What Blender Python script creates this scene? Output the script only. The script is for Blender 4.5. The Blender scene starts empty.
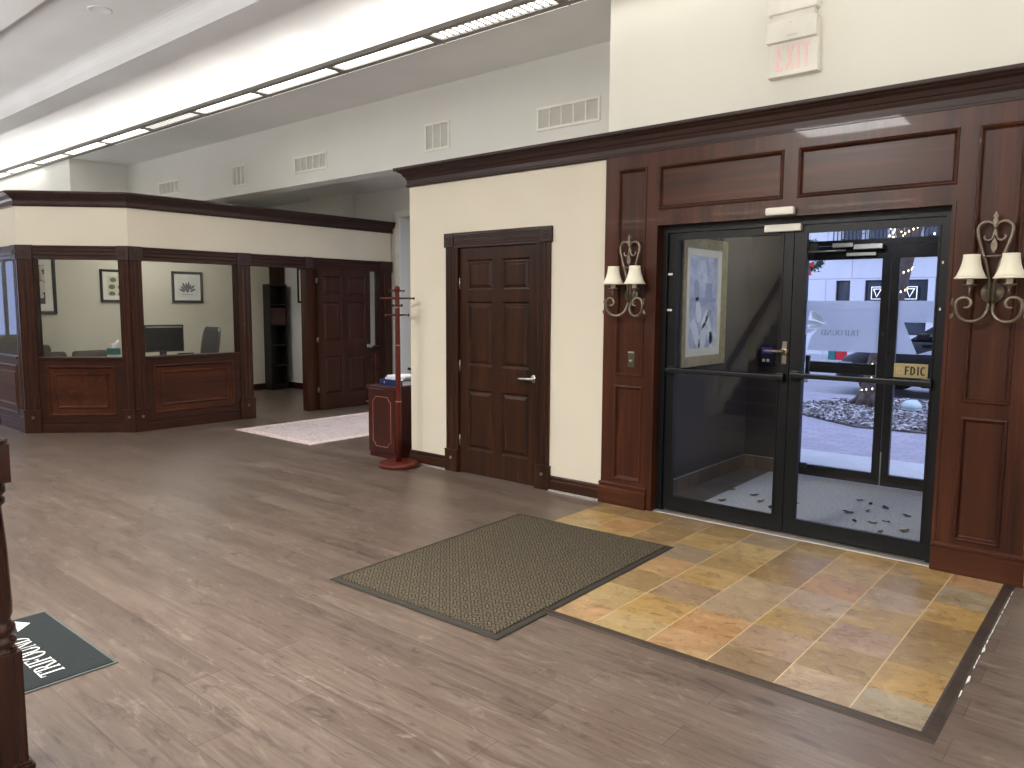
import bpy, bmesh, math, random
from mathutils import Vector, Matrix
random.seed(7)
S = bpy.context.scene
COL = S.collection
PI = math.pi

# ------------------------------------------------------------------ helpers
def lin(r, g, b, a=1.0):
    f = lambda c: (c/255/12.92) if c/255 <= .04045 else ((c/255+.055)/1.055)**2.4
    return (f(r), f(g), f(b), a)

class MB:
    """collects geometry in world coordinates"""
    def __init__(s, F=None):
        s.v = []; s.f = []; s.m = []; s.sm = []; s.cur = 0; s.smooth = False
        s.F = F or W0
    def P(s, u, v, n):
        O, U, V, N = s.F
        return (O[0]+u*U[0]+v*V[0]+n*N[0], O[1]+u*U[1]+v*V[1]+n*N[1], O[2]+u*U[2]+v*V[2]+n*N[2])
    def add(s, vs, fs, local=True):
        b = len(s.v)
        s.v += [s.P(*p) for p in vs] if local else [tuple(p) for p in vs]
        for f in fs:
            s.f.append([b+i for i in f]); s.m.append(s.cur); s.sm.append(s.smooth)
        return s
    def box(s, u0, u1, v0, v1, n0, n1, c=0.0):
        """box with optional chamfer c on all its edges"""
        if c <= 0:
            vs = [(u, v, n) for n in (n0, n1) for v in (v0, v1) for u in (u0, u1)]
            return s.add(vs, [(0,1,3,2),(4,6,7,5),(0,4,5,1),(2,3,7,6),(0,2,6,4),(1,5,7,3)])
        bm = bmesh.new(); bmesh.ops.create_cube(bm, size=1)
        for v in bm.verts:
            v.co = Vector(((u0+u1)/2+v.co.x*(u1-u0), (v0+v1)/2+v.co.y*(v1-v0), (n0+n1)/2+v.co.z*(n1-n0)))
        bmesh.ops.bevel(bm, geom=list(bm.edges), offset=c, segments=2, profile=.6, affect='EDGES')
        bm.verts.index_update()
        s.add([tuple(v.co) for v in bm.verts], [[v.index for v in f.verts] for f in bm.faces]); bm.free()
        return s
    def grid(s, us, vs, holes, n0, n1):
        """slab from n0 to n1 (front) with rectangular holes, one connected skin"""
        us = sorted(set(us+[h[0] for h in holes]+[h[1] for h in holes])); vs = sorted(set(vs+[h[2] for h in holes]+[h[3] for h in holes]))
        solid = {}
        for i in range(len(us)-1):
            for j in range(len(vs)-1):
                cu = (us[i]+us[i+1])/2; cv = (vs[j]+vs[j+1])/2
                solid[i, j] = not any(h[0] < cu < h[1] and h[2] < cv < h[3] for h in holes)
        ids = {}; V_ = []; F_ = []
        def vid(i, j, k):
            if (i, j, k) not in ids: ids[i, j, k] = len(V_); V_.append((us[i], vs[j], (n0, n1)[k]))
            return ids[i, j, k]
        for (i, j), ok in solid.items():
            if not ok: continue
            F_.append((vid(i,j,1), vid(i+1,j,1), vid(i+1,j+1,1), vid(i,j+1,1)))
            F_.append((vid(i,j,0), vid(i,j+1,0), vid(i+1,j+1,0), vid(i+1,j,0)))
            for di, dj, a, b in ((-1,0,(i,j+1),(i,j)), (1,0,(i+1,j),(i+1,j+1)), (0,-1,(i,j),(i+1,j)), (0,1,(i+1,j+1),(i,j+1))):
                if not solid.get((i+di, j+dj), False):
                    F_.append((vid(*a,0), vid(*b,0), vid(*b,1), vid(*a,1)))
        return s.add(V_, F_)
    def rings(s, u0, u1, v0, v1, prof, cap=True):
        """nested rectangular rings: prof = [(inset, n), ...]"""
        V_ = []; F_ = []
        for a, n in prof: V_ += [(u0+a, v0+a, n), (u1-a, v0+a, n), (u1-a, v1-a, n), (u0+a, v1-a, n)]
        for k in range(len(prof)-1):
            for i in range(4):
                j = (i+1) % 4; F_.append((4*k+i, 4*k+j, 4*k+4+j, 4*k+4+i))
        if cap: k = 4*(len(prof)-1); F_.append((k, k+1, k+2, k+3))
        return s.add(V_, F_)
    def tube(s, pts, r, seg=10, local=True, closed=False):
        P = [Vector(s.P(*p)) if local else Vector(p) for p in pts]
        n = len(P); R = r if isinstance(r, (list, tuple)) else [r]*n
        T = []
        for i in range(n):
            a = P[(i-1) % n] if closed or i > 0 else P[i]; b = P[(i+1) % n] if closed or i < n-1 else P[i]
            T.append((b-a).normalized())
        up = Vector((0,0,1)) if abs(T[0].z) < .9 else Vector((1,0,0))
        x = T[0].cross(up).normalized(); V_ = []; F_ = []
        for i in range(n):
            x = (x - T[i]*x.dot(T[i])).normalized(); y = T[i].cross(x)
            for k in range(seg):
                a = 2*PI*k/seg; V_.append(P[i]+(x*math.cos(a)+y*math.sin(a))*R[i])
        m = n if closed else n-1
        for i in range(m):
            for k in range(seg):
                l = (k+1) % seg; j = (i+1) % n
                F_.append((i*seg+k, i*seg+l, j*seg+l, j*seg+k))
        if not closed: F_ += [tuple(range(seg))[::-1], tuple(range((n-1)*seg, n*seg))]
        sm = s.smooth; s.smooth = True; s.add(V_, F_, False); s.smooth = sm
        return s
    def lathe(s, prof, c, seg=24, axis='v', sx=1.0):
        """prof = [(radius, height)], c = local centre, axis 'v' (up) or 'n' (out)"""
        V_ = []; F_ = []; n = len(prof)
        for r, h in prof:
            for k in range(seg):
                a = 2*PI*k/seg; x = r*math.cos(a)*sx; y = r*math.sin(a)
                V_.append((c[0]+x, c[1]+h, c[2]+y) if axis == 'v' else (c[0]+x, c[1]+y, c[2]+h))
        for i in range(n-1):
            for k in range(seg):
                l = (k+1) % seg; F_.append((i*seg+k, (i+1)*seg+k, (i+1)*seg+l, i*seg+l))
        if prof[0][0] > 1e-5: F_.append(tuple(range(seg)))
        if prof[-1][0] > 1e-5: F_.append(tuple(range((n-1)*seg, n*seg))[::-1])
        sm = s.smooth; s.smooth = True; s.add(V_, F_); s.smooth = sm
        return s
    def prism(s, poly, n0, n1):
        n = len(poly); V_ = [(u, v, n0) for u, v in poly]+[(u, v, n1) for u, v in poly]
        F_ = [tuple(range(n))[::-1], tuple(range(n, 2*n))]+[(i, (i+1) % n, n+(i+1) % n, n+i) for i in range(n)]
        return s.add(V_, F_)
    def sweep(s, path, prof, side=1, closed_prof=True):
        """sweep profile [(out, z)] along a plan path [(x, y)] with mitres; out is to the right of travel for side=1"""
        n = len(path); V_ = []; F_ = []; m = len(prof)
        for i in range(n):
            p = Vector(path[i])
            ds = []
            if i > 0: ds.append((p-Vector(path[i-1])).normalized())
            if i < n-1: ds.append((Vector(path[i+1])-p).normalized())
            ns = [Vector((d.y, -d.x))*side for d in ds]
            nn = (ns[0]+ns[-1]).normalized(); k = 1/max(.3, nn.dot(ns[0]))
            for o, z in prof: q = p+nn*o*k; V_.append((q.x, q.y, z))
        for i in range(n-1):
            for j in range(m if closed_prof else m-1):
                l = (j+1) % m; F_.append((i*m+j, i*m+l, (i+1)*m+l, (i+1)*m+j))
        F_ += [tuple(range(m))[::-1], tuple(range((n-1)*m, n*m))]
        return s.add(V_, F_, False)
    def build(s, name, mats, parent=None, base=None):
        o = Vector(base) if base is not None else (wloc(parent) if parent else Vector((0,0,0)))
        me = bpy.data.meshes.new(name)
        me.from_pydata([tuple(Vector(v)-o) for v in s.v], [], s.f)
        mats = mats if isinstance(mats, (list, tuple)) else [mats]
        for m in mats: me.materials.append(m)
        for p, mi, sm in zip(me.polygons, s.m, s.sm): p.material_index = mi; p.use_smooth = sm
        bm = bmesh.new(); bm.from_mesh(me)
        bmesh.ops.recalc_face_normals(bm, faces=bm.faces); bm.to_mesh(me); bm.free()
        ob = bpy.data.objects.new(name, me); COL.objects.link(ob)
        if parent: ob.parent = parent; ob.location = (0,0,0); LOC[ob.name] = wloc(parent)
        else: ob.location = o; LOC[ob.name] = o
        return ob
LOC = {}
def wloc(o): return LOC[o.name]
W0 = ((0,0,0), (1,0,0), (0,1,0), (0,0,1))             # u=x v=y n=z
FW = ((0,0,0), (1,0,0), (0,0,1), (0,-1,0))            # entrance wall: u=x, v=z, n=out of the wall (-y)
def frame(o, d):                                      # vertical plane through o going d, n to the right of d
    return ((o[0], o[1], 0), (d[0], d[1], 0), (0,0,1), (d[1], -d[0], 0))

def tag(o, label, cat, group=None, kind=None):
    o['label'] = label; o['category'] = cat
    if group: o['group'] = group
    if kind: o['kind'] = kind
    return o
def thing(name, label, cat, loc, group=None, kind=None):
    o = bpy.data.objects.new(name, None); COL.objects.link(o); o.location = loc; LOC[o.name] = Vector(loc)
    o.empty_display_size = .05
    return tag(o, label, cat, group, kind)
def copy_thing(o, loc, label, group=None, rz=None):
    def cp(a, par):
        c = a.copy(); COL.objects.link(c)
        if par: c.parent = par
        for ch in a.children: cp(ch, c)
        return c
    c = cp(o, None); c.location = loc; c['label'] = label
    if rz is not None: c.rotation_euler = (0,0,rz)
    LOC[c.name] = Vector(loc)
    if group: c['group'] = group
    return c

# ------------------------------------------------------------------ materials
class NT:
    def __init__(s, name):
        s.mat = bpy.data.materials.new(name); s.mat.use_nodes = True
        s.t = s.mat.node_tree; s.n = s.t.nodes; s.l = s.t.links
        s.b = s.n['Principled BSDF']; s.out = s.n['Material Output']
    def new(s, typ, **k):
        n = s.n.new(typ)
        for a, v in k.items():
            if hasattr(n, a) and a not in ('Scale',): setattr(n, a, v)
            else: n.inputs[a].default_value = v
        return n
    def link(s, a, b): s.l.new(a, b); return s
    def coords(s, scale=(1,1,1), rot=(0,0,0), loc=(0,0,0), kind='Object'):
        c = s.new('ShaderNodeTexCoord'); m = s.new('ShaderNodeMapping')
        m.inputs['Scale'].default_value = scale; m.inputs['Rotation'].default_value = rot; m.inputs['Location'].default_value = loc
        s.link(c.outputs[kind], m.inputs[0]); return m.outputs[0]
    def noise(s, vec, scale=5, detail=3, rough=.5, dist=0):
        n = s.new('ShaderNodeTexNoise'); n.inputs['Scale'].default_value = scale; n.inputs['Detail'].default_value = detail
        n.inputs['Roughness'].default_value = rough; n.inputs['Distortion'].default_value = dist
        s.link(vec, n.inputs['Vector']); return n.outputs['Fac']
    def ramp(s, fac, stops):
        r = s.new('ShaderNodeValToRGB'); e = r.color_ramp.elements
        while len(e) < len(stops): e.new(.5)
        for el, (p, c) in zip(e, stops): el.position = p; el.color = c if isinstance(c, (tuple, list)) else (c,c,c,1)
        s.link(fac, r.inputs[0]); return r.outputs[0]
    def mix(s, fac, a, b, mode='MIX'):
        m = s.new('ShaderNodeMix', data_type='RGBA', blend_type=mode)
        if isinstance(fac, (int, float)): m.inputs[0].default_value = fac
        else: s.link(fac, m.inputs[0])
        for i, x in ((6, a), (7, b)):
            if isinstance(x, (tuple, list)): m.inputs[i].default_value = x
            else: s.link(x, m.inputs[i])
        return m.outputs[2]
    def bump(s, h, strength=.2, dist=.01):
        b = s.new('ShaderNodeBump'); b.inputs['Strength'].default_value = strength; b.inputs['Distance'].default_value = dist
        s.link(h, b.inputs['Height']); s.link(b.outputs[0], s.b.inputs['Normal']); return b
    def base(s, c, rough=.5, metal=0, coat=0, spec=.5):
        if isinstance(c, (tuple, list)): s.b.inputs['Base Color'].default_value = c
        else: s.link(c, s.b.inputs['Base Color'])
        if isinstance(rough, (int, float)): s.b.inputs['Roughness'].default_value = rough
        else: s.link(rough, s.b.inputs['Roughness'])
        s.b.inputs['Metallic'].default_value = metal; s.b.inputs['Coat Weight'].default_value = coat
        s.b.inputs['Specular IOR Level'].default_value = spec
        return s.mat

def plain(name, rgb, rough=.5, metal=0, coat=0, var=.06, vs=6, spec=.5):
    n = NT(name); c = lin(*rgb); f = n.noise(n.coords(), vs, 3)
    d = tuple(x*(1-var) for x in c[:3])+(1,); e = tuple(min(1, x*(1+var)) for x in c[:3])+(1,)
    return n.base(n.ramp(f, [(.3, d), (.7, e)]), rough, metal, coat, spec)
def wood(name, axis, dark, mid, lite, rough=.34, coat=.25, spec=.28):
    n = NT(name); sc = [22,22,22]; sc['xyz'.index(axis)] = 1.1
    v = n.coords(sc); f = n.noise(v, 1.0, 5, .62, .6)
    sc2 = [5,5,5]; sc2['xyz'.index(axis)] = .35
    g = n.noise(n.coords(sc2, loc=(3,1,2)), 1.0, 2, .5)
    a = n.ramp(f, [(.28, lin(*dark)), (.52, lin(*mid)), (.78, lin(*lite))])
    b = n.mix(n.ramp(g, [(.35, .0), (.75, .55)]), a, lin(*lite))
    n.bump(f, .05, .003)
    return n.base(b, rough, 0, coat, spec)
def emis(name, rgb, strength, c=None):
    n = NT(name); n.base(lin(*(c or rgb)), .5); n.b.inputs['Emission Color'].default_value = lin(*rgb); n.b.inputs['Emission Strength'].default_value = strength
    return n.mat
def glass(name, tint=(1,1,1,1), refl=1.0, ior=1.45, rough=0.0):
    n = NT(name); n.n.remove(n.b)
    t = n.new('ShaderNodeBsdfTransparent'); t.inputs[0].default_value = tint
    g = n.new('ShaderNodeBsdfGlossy'); g.inputs['Roughness'].default_value = rough; g.inputs[0].default_value = (refl, refl, refl, 1)
    fr = n.new('ShaderNodeFresnel'); fr.inputs[0].default_value = ior
    m = n.new('ShaderNodeMixShader'); n.link(fr.outputs[0], m.inputs[0]); n.link(t.outputs[0], m.inputs[1]); n.link(g.outputs[0], m.inputs[2])
    n.link(m.outputs[0], n.out.inputs[0]); return n.mat

M = {}
for ax in 'xyz':
    M['red_'+ax] = wood('red_walnut_'+ax, ax, (38,18,11), (58,28,17), (90,48,28), .32, .06)
    M['dark_'+ax] = wood('dark_walnut_'+ax, ax, (26,13,9), (40,22,14), (74,42,24), .30, .03)
    M['part_'+ax] = wood('partition_walnut_'+ax, ax, (28,14,11), (44,23,16), (72,40,27), .32, .04)
    M['crown_'+ax] = wood('crown_walnut_'+ax, ax, (34,22,19), (50,33,29), (68,48,42), .42, .04)
M['mahogany'] = wood('mahogany', 'z', (38,12,10), (54,17,13), (72,25,18), .3, .4)
M['stand'] = wood('stand_mahogany', 'z', (58,19,13), (80,27,19), (102,40,28), .32, .1)
M['strip'] = wood('strip_oak', 'x', (40,33,28), (56,47,40), (72,61,52), .4, .03)
M['newel'] = wood('newel_walnut', 'z', (32,15,12), (48,22,16), (70,34,22), .25, .5)
def wallmat(name, rgb, var=.03):
    n = NT(name); c = lin(*rgb); f = n.noise(n.coords(), 1.2, 2); g = n.noise(n.coords(), 90, 2)
    n.bump(g, .06, .002)
    return n.base(n.ramp(f, [(.3, tuple(x*(1-var) for x in c[:3])+(1,)), (.7, tuple(min(1, x*(1+var)) for x in c[:3])+(1,))]), .7, 0, 0, .3)
M['beige'] = wallmat('beige_paint', (214,205,186))
M['cream'] = wallmat('cream_paint', (224,221,208))
M['offwhite'] = wallmat('off_white_paint', (214,213,207))
M['ceil'] = wallmat('ceiling_paint', (224,224,224))
M['ofc'] = wallmat('office_paint', (208,201,182))
M['white'] = plain('white_plastic', (226,222,210), .45)
M['ventw'] = plain('vent_white_metal', (226,224,214), .5)
M['ventg'] = plain('vent_grey_louvre', (206,204,196), .6)
M['black'] = plain('black_anodised_metal', (15,17,19), .38, 0, spec=.3)
M['blackm'] = plain('black_matte', (18,18,20), .6)
M['darkplastic'] = plain('dark_plastic', (30,31,34), .35)
M['leather'] = plain('black_leather', (34,37,42), .42)
M['steel'] = plain('satin_nickel', (190,190,186), .28, 1)
M['alum'] = plain('aluminium', (196,194,188), .4, .8)
M['pewter'] = plain('aged_pewter', (128,116,102), .42, .75, var=.25, vs=40)
M['shade'] = plain('cream_shade_fabric', (236,230,208), .8)
M['brass'] = plain('brass_plate', (158,142,98), .42, .3)
M['screen'] = plain('monitor_screen', (13,16,24), .2, 0, 0, spec=.3)
M['teal'] = plain('teal_card', (46,112,104), .6)
M['paper'] = plain('white_paper', (232,232,230), .8)
M['blue'] = plain('blue_cover', (16,36,80), .35, 0, .2)
M['gold_leaf'] = plain('champagne_gold_frame', (170,156,118), .4, .35, var=.2, vs=25)
M['matboard'] = plain('picture_mat_board', (222,218,204), .8)
M['redpl'] = plain('red_ribbon', (196,30,40), .6)
M['green'] = plain('wreath_green', (36,62,44), .8, var=.4, vs=40)
M['glass'] = glass('clear_glass', (.955,.96,.965,1), .45)
M['oglass'] = glass('office_glass', (.95,.96,.95,1), .9)
M['pink'] = plain('pale_red_letters', (243,206,198), .5)

def floor_mat():
    n = NT('grey_brown_plank_floor'); v = n.coords()
    br = n.new('ShaderNodeTexBrick'); br.offset = .37; br.offset_frequency = 2
    for k, x in (('Scale',1.0),('Mortar Size',.0010),('Mortar Smooth',.3),('Brick Width',1.22),('Row Height',.178),('Bias',0)): br.inputs[k].default_value = x
    br.inputs['Color1'].default_value = (0,0,0,1); br.inputs['Color2'].default_value = (1,1,1,1); br.inputs['Mortar'].default_value = (.5,.5,.5,1)
    n.link(v, br.inputs['Vector'])
    grain = n.noise(n.coords((1.6, 26, 1)), 1.0, 6, .65, 1.2)
    blot = n.noise(n.coords((.9, 3.2, 1)), 1.0, 3, .55)
    c1 = n.ramp(grain, [(.22, lin(70,57,49)), (.42, lin(96,82,72)), (.60, lin(110,96,85)), (.82, lin(137,123,111))])
    c2 = n.mix(n.ramp(blot, [(.3, .0), (.7, .42)]), c1, lin(80,62,53))
    knot = n.noise(n.coords((4.5, 15, 1), loc=(7,3,0)), 1.0, 5, .66, 1.3)
    c2 = n.mix(n.ramp(knot, [(.56, 0.0), (.70, .7)]), c2, lin(62,50,44)); c2 = n.mix(n.ramp(knot, [(.28, .5), (.42, 0.0)]), c2, lin(142,128,117))
    c3 = n.mix(.16, c2, br.outputs['Color'], 'SOFT_LIGHT')
    inv = n.ramp(br.outputs['Fac'], [(0, 0.0), (1, 1.0)])
    c4 = n.mix(inv, c3, lin(48,39,34))
    n.bump(grain, .06, .002)
    return n.base(c4, n.ramp(grain, [(.2, .30), (.8, .42)]), 0, 0, .5)
M['floor'] = floor_mat()
def tile_mat():
    n = NT('slate_look_tile'); a = n.new('ShaderNodeVertexColor'); a.layer_name = 'Col'
    sh = n.new('ShaderNodeVertexColor'); sh.layer_name = 'Shift'
    def co(sc):
        m = n.new('ShaderNodeVectorMath', operation='MULTIPLY_ADD'); n.link(sh.outputs[0], m.inputs[0]); m.inputs[1].default_value = (40,40,40); n.link(n.coords(sc), m.inputs[2]); return m.outputs[0]
    f = n.noise(co((1,1.5,1)), 7, 8, .72, 1.2); g = n.noise(co((1,1,1)), 3.4, 4, .6, .9); h = n.noise(co((1.6,1,1)), 16, 6, .75, .6)
    c = n.mix(n.ramp(g, [(.36, .55), (.5, 0.0)]), a.outputs[0], lin(132,108,76))
    c = n.mix(n.ramp(g, [(.54, 0.0), (.70, .55)]), c, lin(176,154,118))
    c = n.mix(n.ramp(f, [(.34, .75), (.47, 0.0)]), c, lin(98,76,48))
    c = n.mix(n.ramp(f, [(.56, 0.0), (.70, .6)]), c, lin(196,168,116))
    c = n.mix(n.ramp(h, [(.36, .5), (.46, 0.0)]), c, lin(108,86,58))
    n.bump(f, .2, .003)
    return n.base(c, n.ramp(h, [(.3, .28), (.7, .42)]), 0, 0, .5)
M['tile'] = tile_mat()
M['grout'] = plain('tan_grout', (200,178,136), .8)
def mat_weave():
    n = NT('olive_waterhog_mat'); fac = []
    for ang in (PI/4, -PI/4):
        br = n.new('ShaderNodeTexBrick'); br.offset = .5
        for k, x in (('Scale',1.0),('Mortar Size',.0042),('Mortar Smooth',.6),('Brick Width',.054),('Row Height',.018)): br.inputs[k].default_value = x
        n.link(n.coords((1,1,1), (0,0,ang)), br.inputs['Vector']); fac.append(br.outputs['Fac'])
    ck = n.new('ShaderNodeTexChecker'); ck.inputs['Scale'].default_value = 1/.054; n.link(n.coords((1,1,1), (0,0,PI/4)), ck.inputs['Vector'])
    m = n.new('ShaderNodeMix'); n.link(ck.outputs['Fac'], m.inputs[0]); n.link(fac[0], m.inputs[2]); n.link(fac[1], m.inputs[3])
    nz = n.noise(n.coords(), 300, 2); nb = n.noise(n.coords(), 60, 2)
    c = n.ramp(nz, [(.3, lin(66,59,47)), (.7, lin(104,94,77))]); c = n.mix(n.ramp(nb, [(.45, 0.0), (.7, .4)]), c, lin(128,118,98))
    c = n.mix(m.outputs[0], c, lin(46,40,30))
    h = n.ramp(m.outputs[0], [(0, 1.0), (1, 0.0)]); n.bump(h, .6, .005)
    return n.base(c, .92, 0, 0, .2)
M['weave'] = mat_weave()
M['matrim'] = plain('mat_rubber_edge', (46,41,33), .7)
def fine(name, a, b, scale=260, rough=.95):
    n = NT(name); f = n.noise(n.coords(), scale, 2); return n.base(n.ramp(f, [(.3, lin(*a)), (.7, lin(*b))]), rough, 0, 0, .2)
M['logomat'] = fine('charcoal_green_mat', (32,36,37), (50,55,56))
M['lettering'] = plain('white_mat_ink', (226,226,220), .8)
def rug_mat():
    n = NT('faded_oriental_rug'); v = n.coords()
    f = n.noise(v, 7, 5, .7, 2.0); w = n.new('ShaderNodeTexVoronoi'); w.inputs['Scale'].default_value = 9; n.link(v, w.inputs['Vector'])
    c = n.ramp(f, [(.3, lin(150,120,116)), (.48, lin(206,192,186)), (.62, lin(176,164,166)), (.8, lin(224,212,202))])
    c = n.mix(n.ramp(w.outputs['Distance'], [(.05, .55), (.22, 0.0)]), c, lin(132,96,96))
    return n.base(c, .95, 0, 0, .2)
M['rug'] = rug_mat(); M['rugb'] = fine('rug_border', (192,164,154), (226,214,206), 30)
def frost():
    n = NT('frosted_vinyl'); n.n.remove(n.b)
    t = n.new('ShaderNodeBsdfTranslucent'); t.inputs[0].default_value = (.93,.95,.98,1)
    d = n.new('ShaderNodeBsdfDiffuse'); d.inputs[0].default_value = (.62,.64,.68,1)
    p = n.new('ShaderNodeBsdfTransparent')
    m = n.new('ShaderNodeMixShader'); m.inputs[0].default_value = .35; n.link(t.outputs[0], m.inputs[1]); n.link(d.outputs[0], m.inputs[2])
    m2 = n.new('ShaderNodeMixShader'); m2.inputs[0].default_value = .12; n.link(m.outputs[0], m2.inputs[1]); n.link(p.outputs[0], m2.inputs[2])
    n.link(m2.outputs[0], n.out.inputs[0]); return n.mat
M['emblem'] = plain('white_translucent_vinyl', (236,242,250), .6); M['emblem'].node_tree.nodes['Principled BSDF'].inputs['Transmission Weight'].default_value = .7; M['frost'] = frost(); M['vinylgrey'] = plain('grey_vinyl', (108,118,142), .6)
M['lens'] = emis('lit_lens', (255,252,248), 7.0)
M['lensdim'] = emis('dim_lens', (255,252,244), 1.3)
M['tube'] = emis('fluorescent_tube', (255,251,246), 20.0)
M['lensentry'] = emis('entry_lens', (255,252,248), 7.0); M['tubeentry'] = emis('entry_tube', (255,251,246), 8.0); M['edge'] = emis('edge_slot', (255,252,248), .75); M['fix'] = plain('grey_fixture_metal', (122,118,112), .5)
M['fill_lens'] = emis('rear_fill_lens', (255,252,250), 10.5); M['fill_tube'] = emis('rear_fill_tube', (255,252,250), 14.0)  # glow of the added rear row that fills the room
M['bulb'] = emis('fairy_bulb', (255,236,190), 9.0)
M['neon'] = emis('lit_window_sign', (235,242,255), 1.6)
M['blue_glow'] = emis('blue_reflection_glow', (46,58,150), .05)

def struct(name, mb, mat, label, cat, base=None):
    return tag(mb.build(name, mat, None, base), label, cat, None, 'structure')

# ------------------------------------------------------------------ room shell
XW = -5.45                                  # left end of the entrance wall
XP = -9.18                                  # glazed office partition
YV = .80                                    # recessed vent wall
YE = 3.02                                   # outside wall
C1 = (-10.05, -1.87); C2 = (XP, -1.0)
TX0, TX1, TY0 = -3.184, -.547, -1.989       # tiled entry

mb = MB()
mb.grid([-17.2, 3.1], [-10.2, YE], [(TX0, TX1, TY0, .09), (XW+.15, 3.1, .09, YE)], -.12, 0)
struct('floor', mb, M['floor'], 'grey-brown wood plank floor of the lobby', 'floor')

# tiled entry: one skin with a colour per tile
random.seed(11)
xs = sorted([TX0]+[-1.984+.297*k for k in range(-4, 5) if TX0+.03 < -1.984+.297*k < TX1]+[TX1])
ys = sorted([TY0, .09]+[-1.757+.2945*k for k in range(0, 7)])
pal = [(156,128,78), (164,132,80), (140,116,78), (128,106,80), (166,130,92), (154,132,106), (138,122,104), (162,122,80), (148,136,114), (164,140,96), (134,108,70), (150,124,100)]
bm = bmesh.new(); lay = bm.loops.layers.float_color.new('Col'); lay2 = bm.loops.layers.float_color.new('Shift')
for i in range(len(xs)-1):
    for j in range(len(ys)-1):
        c = random.choice(pal); t = .45+.5*(xs[i]-TX0)/(TX1-TX0)
        if random.random() > t*1.2: c = random.choice([pal[0], pal[1], pal[9], pal[10]])
        off = (random.random(), random.random(), random.random(), 1); col = lin(*c); g = .0025; e = .0009
        a0 = xs[i]+(g if i else 0); a1 = xs[i+1]-(g if i < len(xs)-2 else 0)
        q = [(a0, ys[j]+e), (a1, ys[j]+e), (a1, ys[j+1]-e), (a0, ys[j+1]-e)]
        top = [bm.verts.new((x, y, .002)) for x, y in q]; bot = [bm.verts.new((x, y, -.006)) for x, y in q]
        fs = [bm.faces.new(top)]+[bm.faces.new((bot[a], bot[(a+1) % 4], top[(a+1) % 4], top[a])) for a in range(4)]
        for f in fs:
            for l in f.loops: l[lay] = col; l[lay2] = off
me = bpy.data.meshes.new('floor_tiles'); bm.to_mesh(me); bm.free(); me.materials.append(M['tile'])
ft = bpy.data.objects.new('floor_tiles', me); COL.objects.link(ft); LOC[ft.name] = Vector((0,0,0))
tag(ft, 'golden brown slate-look tiled entry floor in front of the glass doors', 'floor', None, 'structure')
MB().box(TX0, TX1, TY0, .09, -.12, .0014).build('grout', M['grout'], ft)
# transition strip round the tiles
mb = MB()
pr_ = [(0, -.002), (0, .006), (.010, .010), (.044, .008), (.054, .001), (.054, -.002)]
mb.sweep([(TX0, TY0), (TX1, TY0), (TX1, -.02)], pr_, 1)
tr = struct('trim_1', mb, M['strip'], 'dark wooden transition strip edging the tiled entry', 'floor trim')
mb = MB(); random.seed(5); y = -1.62
while y < -.2:
    l = random.uniform(.03, .10); w = random.choice([.0015, .002, .003, .0035, .009]); x = TX1+.0535
    mb.prism([(x, y), (x+w, y+l*.4), (x+w*.6, y+l), (x-.002, y+l*.9)], .0005, .004); y += l*random.choice([1, 1, 1, 1.6]) if y > -1.4 else l*2
mb.build('broken_caulk', M['paper'], tr)

# entrance wall with the closed door opening
DX0, DX1, DZ = -4.806, -3.911, 2.03
mb = MB(FW); mb.grid([XW, -3.235], [0, 2.79], [(DX0-.03, DX1+.03, -1, DZ+.03)], -.14, 0)
struct('wall_entrance', mb, M['beige'], 'beige wall around the closed six-panel door', 'wall')
mb = MB(); mb.box(XW, XW+.12, .14, YE, 0, 2.79); mb.box(XW, -3.1, 0.14, YE, 2.70, 2.79)
struct('wall_return', mb, M['beige'], 'beige end wall turning back beside the cabinet', 'wall')
mb = MB(FW); mb.box(-3.241, 3.1, 2.6, 4.35, -.14, 0)
struct('wall_right', mb, M['cream'], 'cream upper wall carrying the exit sign', 'wall')
mb = MB(); mb.box(-3.241, -3.10, .14, YE, 2.79, 4.35)
struct('wall_upper_return', mb, M['cream'], 'cream return wall above the cornice', 'wall')
mb = MB(FW); mb.box(-.47, 3.1, 0, 2.6, -.14, 0)
struct('wall_right_lower', mb, M['offwhite'], 'white wall beyond the right wooden pilaster', 'wall')
mb = MB(((0, YV, 0), (1,0,0), (0,0,1), (0,-1,0))); mb.prism([(-13.5, 3.022), (-6.335, 3.022), (-6.33, 2.80), (-3.1, 2.80), (-3.1, 4.0), (-13.5, 4.0)], -.22, 0)
struct('wall_vents', mb, M['offwhite'], 'off-white bulkhead wall with the air vents', 'wall')
mb = MB(); mb.box(-13.6, -3.1, YV+.22, YE+.25, 3.30, 3.40)
struct('ceiling_low', mb, M['ceil'], 'lower ceiling behind the bulkhead', 'ceiling')
WX0, WX1, WZ0, WZ1 = -9.0, -6.35, .40, 2.86
mb = MB(FW); mb.F = ((0, YE, 0), (1,0,0), (0,0,1), (0,-1,0))
mb.grid([-13.5, -3.1], [0, 3.4], [(WX0, WX1, WZ0, WZ1)], -.30, 0)
struct('wall_back', mb, M['offwhite'], 'outside wall with the tall window beyond the partition', 'wall')
mb = MB(); mb.box(-11.02, -10.13, 2.80, YE, 0, 3.30)
struct('wall_pilaster', mb, M['offwhite'], 'off-white column against the outside wall above the partition', 'wall')
mb = MB(); mb.box(-13.5, -13.3, -.08, 3.2, 0, 3.9); mb.box(-17.2, -13.5, -.08, .05, 0, 3.9)
struct('wall_far', mb, M['offwhite'], 'off-white far wall above the office partition', 'wall')
mb = MB(((-17.0, 0, 0), (0,1,0), (0,0,1), (1,0,0))); mb.grid([-10.2, .05], [0, 4.4], [(-4.6, -2.7, .85, 2.5)], -.2, 0)
struct('wall_left', mb, M['offwhite'], 'off-white wall at the far left end of the hall', 'wall')
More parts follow.
